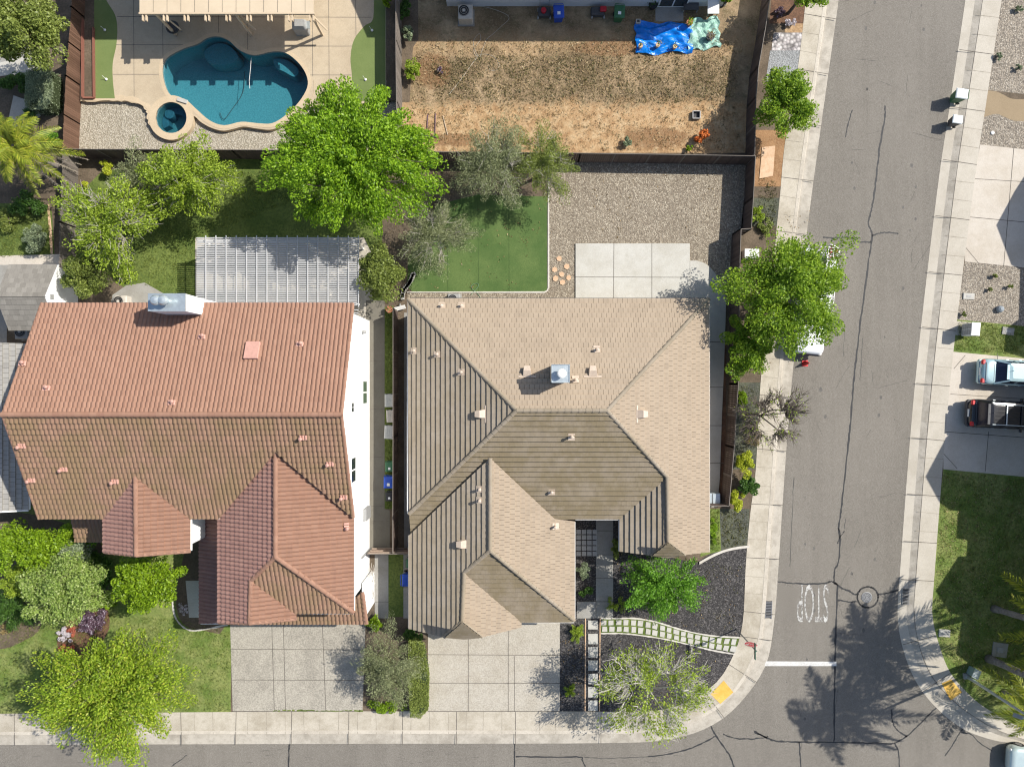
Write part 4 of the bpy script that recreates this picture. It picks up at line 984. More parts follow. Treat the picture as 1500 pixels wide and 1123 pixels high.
for pl, x, y in ((rN, 297, 494), (rN, 35, 533), (rN, 70, 569), (rN, 253, 590), (rN, 440, 505), (rS, 34, 652), (rS, 95, 686), (rS, 48, 702), (rS, 170, 704), (rS, 445, 640), (rS, 484, 678), (rS, 504, 727), (fE, 508, 770)): vent_lobes(red, pl, x, y, M['vent_r'], .85)
c = rN.hit(371, 515); mb = MB(); a = math.atan(PR); mb.box(c+rN.n*.14, (.8, 1.05, .26), 0, 0, -a); mb.build('skylight_curb', M['vent_r'], red, bevel=.02)
# chimney chase on the north wall
zt = 8.4; a = W(217, 455.5, zt); b = W(271, 430, zt)
mb = MB(); mb.box(((a.x+b.x)/2, (a.y+b.y)/2, (zt-.06)/2), (b.x-a.x, b.y-a.y, zt-.06)); ch = mb.build('chimney', M['white'], red)
mb = MB(); mb.box(((a.x+b.x)/2, (a.y+b.y)/2, zt-.03), (b.x-a.x+.03, b.y-a.y+.03, .06)); mb.build('chimney_cap', M['galv'], ch)
for dx in (-.22, .18):
    mb = MB(); p = W(240, 441, zt); mb.lathe((p.x+dx, p.y, zt), [(.15, 0), (.15, .3), (.26, .34), (.28, .48), (.2, .6), (.05, .64)], 16); mb.build('flue', M['galv'], ch)
# lower pent roofs
lS = Plane(440, 912, 2.9, (0, -1), PR); lW = Plane(294, 850, 2.9, (-1, 0), PR); lB = Plane(130, 792, 2.9, (0, -1), PR); lE = Plane(537, 890, 2.9, (1, 0), PR)
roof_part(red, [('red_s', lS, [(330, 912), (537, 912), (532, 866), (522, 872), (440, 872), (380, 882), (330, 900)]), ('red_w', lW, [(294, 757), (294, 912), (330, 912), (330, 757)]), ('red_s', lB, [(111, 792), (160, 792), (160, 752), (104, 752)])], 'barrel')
mb = MB(); gutter(red, lS, [(294, 912), (537, 912)]); gutter(red, lW, [(294, 760), (294, 912)]); gutter(red, lB, [(111, 792), (156, 792)]); 
mb = MB(); caps(red, [lS.hit(537, 912), lS.hit(531, 866)], .12); 
mb = MB(); p, q = W(296, 905, 2.7), W(318, 905, 2.7)
for y in (770, 838, 904): v = W(299, y, 2.8); mb = MB(); mb.box((v.x+.1, v.y, 1.35), (.22, .22, 2.7)); mb.build('porch_column', M['white'], red)
y_s = W(0, 905, 2.9).y; mb = MB(); mb.box((W(534, 0, 2.5).x, (y_s+yf)/2+.2, 1.35), (.24, abs(yf-y_s)+.3, 2.7)); mb.build('porch_column', M['white'], red)
mb = MB(); mb.box((W(440, 0, 1).x, yf-.3, 1.15), (4.9, .08, 2.3)); mb.build('garage_door', M['trim'], red)
# window air unit by the north wall
# ---------------------------------------------------------------- lattice patio cover behind the red house
lat = thing('lattice_pergola', 'white slatted patio cover attached to the back of the red roof house', 'pergola', W(406, 396, 0))
zl = 2.75; a = W(288, 448, zl); b = W(525, 347, zl); mb = MB(); n = 31
for i in range(n): mb.box(((a.x+b.x)/2, b.y+(a.y-b.y)*(i+.5)/n, zl), (b.x-a.x, .075, .04))
mb.box((b.x-.35, a.y-.25, zl), (.7, .05, .04)); mb.box((b.x-.3, a.y-.45, zl), (.6, .05, .04))
M['lattice'] = m_plain('grey_white_lattice', (.43, .43, .43), .6, var=.06)
mb.build('slat', M['lattice'], lat)
mb = MB()
for i in range(16): x = W(302+i*14.9, 0, zl).x; mb.box((x, (a.y+b.y)/2, zl+.06), (.05, b.y-a.y+.14, .07))
mb.build('rafter', M['lattice'], lat)
for yy in (352, 445):
    mb = MB(); mb.box(((a.x+b.x)/2, W(0, yy, zl).y, zl-.29), (b.x-a.x, .1, .18)); mb.build('beam', M['trim'], lat)
for px in (296, 370, 444, 518):
    mb = MB(); v = W(px, 352, zl); mb.box((v.x, v.y, (zl-.4)/2), (.12, .12, zl-.4)); mb.build('post', M['trim'], lat)

# ---------------------------------------------------------------- cream patio roof by the pool
pr = thing('patio_roof', 'solid cream patio roof with paired rafter tails at the pool', 'patio cover', W(332, 0, 0))
zp = 3.35; a = W(205, 19, zp); b = W(459.5, -70, zp); mb = MB(); mb.box(((a.x+b.x)/2, (a.y+b.y)/2, zp), (b.x-a.x, b.y-a.y, .1)); mb.build('roof_panel', M['deckroof'], pr)
mb = MB()
for i in range(1, 13): x = a.x+(b.x-a.x)*i/12.6; mb.box((x, (a.y+b.y)/2, zp+.055), (.02, b.y-a.y, .012))
mb.build('panel_seam', M['joint'], pr)
mb = MB(); mb.box(((a.x+b.x)/2, a.y-.05, zp-.02), (b.x-a.x+.1, .1, .16)); mb.build('fascia', M['timber'], pr)
mb = MB()
for i in range(9):
    for d in (-.1, .12): x = W(211+i*30.6, 0, zp).x+d; mb.box((x, a.y-.2, zp-.08), (.075, .55, .16))
mb.build('rafter_tail', M['timber'], pr)
for px, py in ((222, 14), (340, 14), (452, 14)):
    v = W(px, py, zp); q = W(px, py, 0); mb = MB(); mb.box((v.x, v.y, zp/2), (.14, .14, zp-.1)); mb.build('post', M['timber'], pr)
for px in (236, 349, 457): mb = MB(); p = W(px-8, 14, 2.8); mb.bar(p, (p.x+.9, p.y-.55, 1.4), .09, .09); mb.build('brace', M['timber'], pr)

# ---------------------------------------------------------------- neighbours
nb = thing('grey_roof_house', 'neighbouring house with pale grey tile roof at the left edge', 'house', W(-80, 640, 0))
gEp = Plane(42, 620, 2.7, (1, 0), .36); roof_part(nb, [('greytile', gEp, [(42, 503), (42, 746), (-75, 752), (-75, 500)])], 'flat')
mb = MB(); gutter(nb, gEp, [(42, 503), (42, 746)]); p = gEp.hit(42, 747); q = gEp.hit(-75, 753); mb.bar(p, q, .1, .12); mb.build('gutter', M['trim'], nb)
mb = MB(); x0, x1, y0, y1 = rect(-140, 503, 42, 746, 2.7); mb.box(((x0+x1)/2, (y0+y1)/2, 1.25), (x1-x0, y1-y0, 2.5)); mb.build('wall', M['stucco'], nb)
shd = thing('garden_shed', 'small grey shingled shed with white gable end by the fence', 'shed', W(30, 436, 0))
sN = Plane(40, 387.5, 2.2, (0, 1), .42); sS = Plane(40, 484, 2.2, (0, -1), .42)
roof_part(shd, [('shingle', sN, [(13, 387.5), (85, 387.5), (66, 434.5), (-6, 434.5)]), ('shingle', sS, [(-6, 434.5), (66, 434.5), (84, 484), (13, 484)])], 'shingle')
mb = MB(); x0, x1, y0, y1 = rect(13, 387.5, 85, 484, 2.2, .12); wall_gable(mb, x0, x1-.02, y0, y1, 0, 2.15, 2.15+.42*(y1-y0)/2+.02, 'x'); mb.build('wall', M['white'], shd)
mb = MB()
for pl, pts in ((sN, [(85, 387.5), (66, 434.5)]), (sS, [(66, 434.5), (84, 484)])): p, q = pl.hit(*pts[0]), pl.hit(*pts[1]); mb.bar(p+Vector((.03, 0, -.02)), q+Vector((.03, 0, -.02)), .05, .1)
mb.build('bargeboard', M['trim'], shd)
mb = MB(); mb.box((x1, (y0+y1)/2, 2.6), (.06, .3, .3)); mb.build('gable_vent', M['grey'], shd)
# house north of the dirt yard: its pale wall shows along the top edge
nh = thing('white_wall_house', 'pale walled house along the top edge above the dry yard', 'house', W(830, -80, 0))
yb = W(0, 9.5, 0).y; xa = W(655, 0, 0).x; xb = W(1062, 0, 0).x
mb = MB(); mb.box(((xa+xb)/2, yb+4, 2.7), (xb-xa, 8, 5.4)); mb.build('wall', M['paleblue'], nh)
mb = MB(); mb.add([(xa-.4, yb-.12, 5.5), (xb+.4, yb-.12, 5.5), (xb+.4, yb+4.2, 7.2), (xa-.4, yb+4.2, 7.2), (xa-.4, yb+8.5, 5.5), (xb+.4, yb+8.5, 5.5)], [(0, 1, 2, 3), (3, 2, 5, 4)]); mb.build('roof', M['greytile'], nh)
mb = MB(); mb.box((W(984, 0, 0).x, yb-.03, 1.05), (1.95, .08, 2.05)); wn = mb.build('sliding_door', M['trim'], nh)
mb = MB()
for s in (-1, 1): mb.box((W(984, 0, 0).x+s*.46, yb-.045, 1.07), (.82, .08, 1.85))
mb.build('pane', M['glass'], wn)
# houses off to the right: their gables throw the shadows on the drives and lawn
def off_house(label, prof, xf, depth, mat):
    """prof: shadow corner pixels (south going); each is lifted along the sun ray to the facade plane"""
    kx = S*math.cos(R(SUN_AZ))/math.tan(R(SUN_EL)); ky = S*math.sin(R(SUN_AZ))/math.tan(R(SUN_EL))
    pts = []
    for sx, sy, dx in prof:
        h = (xf+dx-sx)/kx; q = W(xf+dx, sy-ky*h, 0); pts.append((q.x, q.y, h))
    t = thing('neighbour_house', label, 'house', (pts[0][0], pts[0][1], 0))
    mb = MB(); n = len(pts); f = [(x+.35, y, z-.1) for x, y, z in pts]; f0 = [(pts[0][0]+.35, pts[0][1], 0)]; f1 = [(pts[-1][0]+.35, pts[-1][1], 0)]
    A = f0+f+f1; B = [(x+depth, y, z) for x, y, z in A]; m_ = len(A)
    mb.add(A+B, [tuple(range(m_)), tuple(range(2*m_-1, m_-1, -1))]+[(i, (i+1) % m_, m_+(i+1) % m_, m_+i) for i in range(m_)]); mb.build('wall', M['stucco'], t)
    mb = MB()
    for p, q in zip(pts[:-1], pts[1:]):
        p = Vector(p); q = Vector(q); D = Vector((depth+.4, 0, 0)); mb.add([p, q, q+D, p+D, p-Vector((0, 0, .08)), q-Vector((0, 0, .08))], [(0, 1, 2, 3), (0, 1, 5, 4)])
    mb.build('roof', M['greytile'], t); return t
off_house('two storey gabled house beyond the right edge shading the lawn', [(1470, 560, 0), (1385, 641, 0), (1355, 698, 0), (1375, 735, 0), (1391, 747, 0), (1403, 748, 0), (1399.5, 788, 0), (1417, 791, 0), (1415, 815, 0), (1403, 815, 0), (1383, 846, 0), (1370, 865, 0), (1391, 898, 0), (1410, 900.5, 0), (1400, 957, 0), (1422, 974, 0), (1480, 1003, 0)], 1513, 9, None)
off_house('two storey gabled house beyond the right edge shading the upper drive', [(1515, 235, 0), (1486, 280, 0), (1459, 330, 0), (1481, 388, 0), (1494, 395, 0), (1492, 468, 0), (1472, 482, 0), (1470, 515, 0), (1500, 524, 0)], 1590, 9, None)
# ---------------------------------------------------------------- foliage generator
def leaf_arrays(C, L_, asp, rs, up=.5, dirs=None, dirw=0.0, jit=.35):
    """C: (n,3) leaf centres -> rhombic leaves"""
    n = len(C); nr = rs.normal(0, 1, (n, 3)); nr[:, 2] = np.abs(nr[:, 2]) + up; nr /= np.linalg.norm(nr, axis=1)[:, None]
    a = rs.normal(0, 1, (n, 3))
    if dirs is not None: a = a*(1-dirw)+dirs*dirw*2
    a -= nr*(a*nr).sum(1)[:, None]; a /= np.linalg.norm(a, axis=1)[:, None]+1e-9; b = np.cross(nr, a)
    s = (L_*(1+rs.uniform(-jit, jit, n)))[:, None]/2
    V = np.stack([C-a*s, C+b*s*asp+nr*s*.15, C+a*s, C-b*s*asp+nr*s*.15], 1).reshape(-1, 3)
    return V, np.arange(4*n).reshape(n, 4)
def leaves_obj(C, mat, parent, L_, asp, rs, up=.5, dirs=None, dirw=0.0, name='foliage'):
    V, F = leaf_arrays(np.asarray(C), L_, asp, rs, up, dirs, dirw)
    # second diagonal split keeps the leaf slightly folded
    return np_mesh(name, V, F, mat, parent)
# house north of the pool yard, beyond the top edge: shades the patio's corner
ph = thing('neighbour_house', 'two storey house beyond the top edge behind the pool patio', 'house', W(300, -70, 0))
mb = MB(); a = W(250, -14, 0); b = W(345, -120, 0); mb.box(((a.x+b.x)/2, (a.y+b.y)/2, 3.9), (b.x-a.x, b.y-a.y, 7.8)); mb.build('wall', M['stucco'], ph)
mb = MB(); mb.add([(a.x-.4, a.y-.4, 7.8), (b.x+.4, a.y-.4, 7.8), (b.x+.4, b.y+.4, 7.8), (a.x-.4, b.y+.4, 7.8), ((a.x+b.x)/2, (a.y+b.y)/2, 9.4)], [(0, 1, 4), (1, 2, 4), (2, 3, 4), (3, 0, 4), (0, 3, 2, 1)]); mb.build('roof', M['greytile'], ph)
# ---------------------------------------------------------------- fences
def fence(label, pts, h=1.6, mat='fence_b', base=False, face=1, rails=False, panels=None, name='wood_fence', cap=True, group=None):
    """pts: photo pixels of the top edge (or of the base); boards, posts, rails are parts"""
    P = []
    for px, py in pts: v = W(px, py, 0 if base else h); P.append(Vector((v.x, v.y, 0)))
    t = thing(name, label, 'fence', (P[0]+P[-1])/2, group=group)
    bm_, rm, cm = {}, MB(), MB(); posts = []; k = 0; seglen = 2.4
    for a, b in zip(P[:-1], P[1:]):
        d = b-a; L_ = d.length; d.normalize(); nrm = Vector((-d.y, d.x, 0))*face; x = 0; ang = math.atan2(d.y, d.x)
        while x < L_-.02:
            wd = min(.14, L_-x); mi = mat; flip = 1
            if panels:
                pi = int(x/seglen) % len(panels); mi, flip = panels[pi]
            mbx = bm_.setdefault(mi, MB()); hh = h+random.uniform(-.02, .02)
            c = a+d*(x+wd/2)+nrm*(.03*flip); mbx.box((c.x, c.y, hh/2), (wd-.012, .02, hh), ang); x += .14
        m_ = max(1, round(L_/seglen))
        for i in range(m_+1):
            posts.append(a+d*(L_*i/m_))
        for zz in (.3, h*.55, h-.18): rm.bar(a+Vector((0, 0, zz))-nrm*.015, b+Vector((0, 0, zz))-nrm*.015, .09, .045)
        if cap: cm.bar(a+Vector((0, 0, h+.03)), b+Vector((0, 0, h+.03)), .035, .13)
    for mi, mbx in bm_.items(): mbx.build('boards', M[mi], t)
    rm.build('rail', M['rail'], t)
    if cap: cm.build('cap_rail', M['fence_g'], t)
    pm = None
    for p in posts:
        mb = MB(); mb.box((p.x, p.y, (h+.02)/2), (.09, .09, h+.02)); o = mb.build('post', M['fence_g'], t)
    return t
fence('brown board fence along the left side of the pool yard', [(105, -30), (104, 10), (100, 62), (96, 111), (93, 168), (91, 220)], panels=[('fence_b', 1), ('fence_b', 1), ('fence_r', -1), ('fence_b', 1), ('fence_r', -1)], cap=False, face=1)
fence('weathered grey board fence between the left garden and the red house lawn', [(91, 224), (89, 290), (87, 325), (86, 442)], panels=[('fence_g', 1), ('fence_g', 1), ('fence_d', -1), ('fence_g', 1)], cap=False, face=1)
fence('dark board fence along the gravel south of the pool', [(93, 219), (340, 220), (583, 222)], mat='fence_d', face=-1)
fence('dark board fence between the dry yard and the gravel back yard', [(583, 222.5), (850, 225), (1106, 229)], mat='fence_d', face=-1)
fence('grey fence between the pool yard and the dry yard', [(580, -30), (580, 60), (581, 150), (583, 221)], mat='fence_g', face=1, h=2.0)
fence('dark tall fence between the dry yard and the street strip', [(1133, -40), (1127, 0), (1120.6, 43), (1111, 98), (1107, 143), (1105, 226)], mat='fence_d', face=-1)
fence('dark fence between the gravel back yard and the street tree', [(1106, 230), (1103, 290), (1100, 335), (1085, 336), (1083, 394), (1082.5, 430)], mat='fence_d', face=-1)
fence('dark brown fence beside the street path of the tan house', [(1082.5, 434), (1081, 562), (1075, 655), (1067.5, 740)], mat='fence_d', face=-1)
fence('short fence return joining the tan house corner near the yellow shrub', [(1041, 740.5), (1067, 740.5)], mat='fence_d')
fence('dark brown fence in the narrow side yard between both houses', [(576, 452), (576, 640), (575.5, 809)], mat='fence_d', face=1)
fence('gate fence closing the side yard between both houses', [(538, 811), (574, 810.5), (600, 810.5)], mat='fence_b', face=-1, name='gate_fence')
mb = MB()
p0, p1 = Vector(W(127, -20, 0)), Vector(W(127, 147, 0))
mb.bar(p0+Vector((0, 0, .4)), p1+Vector((0, 0, .4)), .05, .3); q0, q1 = Vector(W(142, 45, 0)), Vector(W(143, 147, 0)); mb.bar(q0+Vector((0, 0, .36)), q1+Vector((0, 0, .36)), .09, .2)
mb.bar(Vector((p1.x, p1.y, .36)), Vector((q1.x, q1.y, .36)), .09, .2)
tag(mb.build('bed_edging', M['fence_r']), 'red timber edging around the narrow planting bed by the left putting green', 'edging')

# ---------------------------------------------------------------- wheelie bins
def wheelie_bin(label, loc, rz, bodym, lidm, s=1.0, group=None, stick=True):
    t = thing('wheelie_bin', label, 'trash bin', loc, rz, group); t.scale = (s, s, s)
    mb = MB(); ring = lambda w_, d_, z, y=0: [(-w_, -d_+y, z), (w_, -d_+y, z), (w_, d_+y, z), (-w_, d_+y, z)]
    mb.loft([ring(.25, .27, .08, .03), ring(.28, .32, .5, .01), ring(.31, .36, .95), ring(.33, .38, .96), ring(.33, .38, 1.0)]); mb.build('bin_body', bodym, t, bevel=.02, local=True)
    mb = MB(); mb.loft([ring(.345, .41, 1.0, -.02), ring(.35, .42, 1.03, -.02), ring(.30, .36, 1.08, -.02), ring(.18, .24, 1.10, -.02)]); ld = mb.build('lid', lidm, t, bevel=.012, local=True)
    mb = MB(); mb.tube([(-.3, .4, .98), (-.3, .47, 1.02), (.3, .47, 1.02), (.3, .4, .98)], .025, 6); mb.build('handle', bodym, t, local=True)
    for sx in (-1, 1):
        mb = MB(); mb.tube([(sx*.25, .3, .13), (sx*.31, .3, .13)], .13, 14); mb.build('wheel', M['rubber'], t, local=True)
    if stick: mb = MB(); mb.box((.0, -.16, 1.105), (.2, .2, .008)); mb.build('sticker', M['sticker'], t, local=True)
    return t
G = lambda px, py, z=0: W(px, py, 0)+Vector((0, 0, z))
M['lid_white'] = m_plain('pale_lid', (.74, .77, .74), .45)  # white plastic, the lid's own colour
wheelie_bin('green wheelie bin with white lid at the right kerb, the upper of two', G(1396, 146, -.05), R(-98), M['greenbin'], M['lid_white'], .95, stick=False)
wheelie_bin('black wheelie bin with white lid at the right kerb, the lower of two', G(1392, 181.5, -.05), R(-98), M['dgrey'], M['lid_white'], .8, stick=False)
wheelie_bin('blue wheelie bin against the pale wall above the dry yard', G(817, 29), R(2), M['bluebin'], M['bluebin'], 1.0)
wheelie_bin('green wheelie bin by the pale wall left of the blue tarp', G(904, 29), R(-3), M['greenbin'], M['greenbin'], 1.0)
wheelie_bin('green wheelie bin above the blue bin in the side yard', G(573.5, 681), R(1), M['greenbin'], M['greenbin'], .78)
wheelie_bin('blue wheelie bin in the side yard between both houses', G(573, 703), R(-1), M['bluebin'], M['bluebin'], .92)
wheelie_bin('black wheelie bin below the blue bin in the side yard', G(573, 724), R(4), M['dgrey'], M['black'], .72)
wheelie_bin('blue wheelie bin half hidden under the tan garage eave', G(603, 842), R(90), M['bluebin'], M['bluebin'], 1.15)
wheelie_bin('green wheelie bin half hidden under the tan garage eave', G(604.5, 820), R(90), M['greenbin'], M['greenbin'], .8)
def storage_box(label, loc, rz, w_, d_, h_, m):
    t = thing('storage_box', label, 'storage box', loc, rz, 'storage boxes in the side yard')
    mb = MB(); mb.box((0, 0, h_/2), (w_*.92, d_*.92, h_)); mb.build('box_body', m, t, local=True, bevel=.03)
    mb = MB(); mb.loft([[(-w_/2, -d_/2, h_), (w_/2, -d_/2, h_), (w_/2, d_/2, h_), (-w_/2, d_/2, h_)], [(-w_/2, -d_/2, h_+.05), (w_/2, -d_/2, h_+.05), (w_/2, d_/2, h_+.05), (-w_/2, d_/2, h_+.05)], [(-w_*.38, -d_*.4, h_+.1), (w_*.4, -d_*.4, h_+.1), (w_*.4, d_*.4, h_+.1), (-w_*.38, d_*.4, h_+.1)]])
    for i in (-1, 0, 1): mb.box((i*w_*.22, 0, h_+.1), (.03, d_*.7, .03))
    mb.build('lid', m, t, local=True)
    mb = MB(); mb.box((-w_*.3, d_*.5, h_+.04), (.12, .06, .05)); mb.box((w_*.2, d_*.5, h_+.04), (.12, .06, .05)); mb.build('hinge', M['dgrey'], t, local=True)
storage_box('grey lidded storage box, topmost of three in the side yard', G(574, 586), 0, .66, .85, .75, M['grey'] if False else m_plain('pale_grey_box', (.46, .46, .43), .6))
storage_box('beige lidded storage box, middle of three in the side yard', G(575, 608.5), R(3), .52, .82, .75, M['beigebin'])
storage_box('grey lidded storage box, lowest of three in the side yard', G(573.5, 631.5), R(-3), .66, .88, .75, MATS['pale_grey_box'])
# ---------------------------------------------------------------- air conditioners and other yard machines
def ac_unit(label, loc, rz=0, s=1.0, m='grey', h=.8):
    t = thing('air_conditioner', label, 'air conditioner', loc, rz); t.scale = (s, s, s)
    mb = MB(); mb.box((0, 0, h/2), (.9, .9, h)); mb.build('cabinet', M[m], t, local=True, bevel=.05)
    mb = MB(); mb.lathe((-.1, .05, h), [(.34, .0), (.34, .025), (.31, .03)], 20); mb.build('fan_recess', M['black'], t, local=True)
    mb = MB()
    for r in (.12, .22, .33): mb.tube([(-.1+r*math.cos(a), .05+r*math.sin(a), h+.04) for a in np.linspace(0, 2*math.pi, 19)], .008, 4)
    mb.lathe((-.1, .05, h+.03), [(.09, 0), (.09, .03), (.03, .04)], 10); mb.build('fan_guard', M[m], t, local=True)
    mb = MB(); mb.box((0, 0, .03), (1.05, 1.05, .06)); mb.build('plinth', M['path_g'], t, local=True)
    return t
ac_unit('pale grey air conditioner beside the pale wall at the dry yard', G(683, 27), 0, 1.05, 'beigebin')
ac_unit('grey air conditioner on concrete by the red house chimney', G(184, 444), 0, .95, 'beigebin', .7)
ac_unit('dark topped air conditioner between the shed and the grey roof', G(44, 488), 0, 1.0, 'grey', .8)
ac_unit('grey air conditioner under the back eave of the tan house', G(666, 441), 0, .9, 'grey', .75)
t = thing('utility_cabinet', 'pale grey metal cabinet in the path by the fence return', 'utility box', G(1041, 727))
mb = MB(); mb.box((0, 0, .45), (.72, .75, .9)); mb.build('cabinet', M['galv'], t, local=True, bevel=.03); mb = MB(); mb.box((.1, 0, .93), (.5, .7, .06)); mb.build('lid', M['galv'], t, local=True, bevel=.02)
t = thing('utility_cabinet', 'white utility box beside the street tree and fence', 'utility box', G(1096, 374))
mb = MB(); mb.box((0, 0, .32), (.9, .55, .64)); mb.build('cabinet', M['trim'], t, local=True, bevel=.04); mb = MB(); mb.box((0, 0, .66), (.96, .6, .06)); mb.build('lid', M['trim'], t, local=True, bevel=.02)
# cluster mailbox
t = thing('cluster_mailbox', 'white cluster mailbox on a pedestal by the right pavement', 'mailbox', G(1411, 484), R(-5))
mb = MB(); mb.box((0, 0, .7), (.5, .8, 1.0)); mb.build('box_body', M['trim'], t, local=True, bevel=.03)
mb = MB(); mb.tube([(0, 0, 0), (0, 0, .25)], .1, 10); mb.box((0, 0, .02), (.4, .4, .04)); mb.build('pedestal', M['steel'], t, local=True)
mb = MB(); mb.box((0, 0, 1.22), (.54, .84, .05)); mb.build('cap', M['trim'], t, local=True)
mb = MB()
for i in range(4):
    for j in (-1, 1): mb.box((-.255, j*.19, .36+i*.22), (.01, .35, .19))
mb.build('door', M['grey'], t, local=True)
for px, py, w_, d_, lab, m in ((1418.5, 434, .75, .42, 'pale utility vault lid in the right gravel bed', 'paver'), (1476, 485, .8, .5, 'grey utility vault lid on the small right lawn', 'path_g'), (1383, 926.5, .75, .5, 'pale vault lid on the lawn by the right corner', 'paver'), (1464, 951, 1.0, .95, 'grey square vault lid between the palm trunks', 'path_g')):
    t = thing('vault_lid', lab, 'utility lid', G(px, py), R(-8 if px > 1450 else -3)); mb = MB(); mb.box((0, 0, .03), (w_, d_, .08)); mb.build('frame', M[m], t, local=True, bevel=.015); mb = MB(); mb.box((0, 0, .075), (w_*.4, d_*.35, .02)); mb.build('plate', M['grey'], t, local=True)
t = thing('garden_stone', 'smooth blue grey boulder in the right gravel bed', 'stone', G(1463, 453)); mb = MB(); mb.lathe((0, 0, 0), [(.2, 0), (.24, .1), (.2, .25), (.09, .33)], 12); mb.build('stone', m_plain('bluestone', (.26, .29, .31), .7), t, local=True)
t = thing('irrigation_cap', 'round white cap lying in the gravel below the brown path', 'pipe cap', G(1453.5, 195)); mb = MB(); mb.lathe((0, 0, 0), [(.12, 0), (.12, .05), (.08, .07)], 14); mb.build('cap', M['trim'], t, local=True)
# ---------------------------------------------------------------- stop sign, lamp post
b = G(1078.5, 921, .02); t = thing('stop_sign', 'red stop sign with street name blade on a steel post', 'road sign', b)
mb = MB(); mb.box((0, 0, 1.85), (.06, .06, 3.7)); mb.build('post', M['steel'], t, local=True)
mb = MB(); r = .41; oc = [(r*math.cos(R(22.5+45*i)), r*math.sin(R(22.5+45*i))) for i in range(8)]
zc = 2.72
mb.add([(x, .05, zc+y) for x, y in oc]+[(x, .035, zc+y) for x, y in oc], [tuple(range(8)), tuple(range(15, 7, -1))]+[(i, (i+1) % 8, 8+(i+1) % 8, 8+i) for i in range(8)]); sp = mb.build('sign_plate', M['signred'], t, local=True)
mb = MB(); o1 = [(x*1.0, y*1.0) for x, y in oc]; o2 = [(x*.93, y*.93) for x, y in oc]
for i in range(8):
    j = (i+1) % 8; mb.add([(o1[i][0], .054, zc+o1[i][1]), (o1[j][0], .054, zc+o1[j][1]), (o2[j][0], .054, zc+o2[j][1]), (o2[i][0], .054, zc+o2[i][1])], [(0, 1, 2, 3)])
mb.build('sign_border', M['trim'], sp, local=True)
mb = MB(); mb.add([(-x*.6, .056, zc+y*.27) for x, y in tv], tf); mb.build('sign_lettering', M['trim'], sp, local=True)
for z_, d_ in ((3.45, (.03, 1.0, .2)), (3.68, (1.0, .03, .2))):
    if d_[0] > .5: d_ = (.1, .03, .05)
    mb = MB(); mb.box((0, 0 if d_[1] < .5 else -.1, z_), d_); mb.build('street_name_blade', M['signgreen'], t, local=True)
b = G(1414, 989, .0); t = thing('street_lamp', 'grey street lamp post on the right corner by the yellow pad', 'street lamp', b)
mb = MB(); mb.tube([(0, 0, 0), (0, 0, 4), (0, 0, 5.9), (-.15, .06, 6.2), (-.5, .2, 6.4), (-1.1, .4, 6.45)], [.1, .085, .065, .05, .045, .04], 10); mb.build('post', M['galv'], t, local=True)
mb = MB(); mb.box((0, 0, .08), (.36, .36, .16)); mb.build('base', M['path_g'], t, local=True); mb = MB(); mb.box((-1.3, .46, 6.43), (.6, .24, .1), R(161)); mb.build('lamp_head', M['grey'], t, local=True, bevel=.03)
t = thing('utility_cabinet', 'small teal topped utility box beside the street lamp', 'utility box', G(1421, 981)); mb = MB(); mb.box((0, 0, .3), (.42, .55, .6), R(-25)); mb.build('cabinet', m_plain('teal_paint', (.20, .28, .26), .5), t, local=True, bevel=.03)
mb = MB(); mb.box((0, 0, .62), (.46, .6, .05), R(-25)); mb.build('lid', M['galv'], t, local=True)

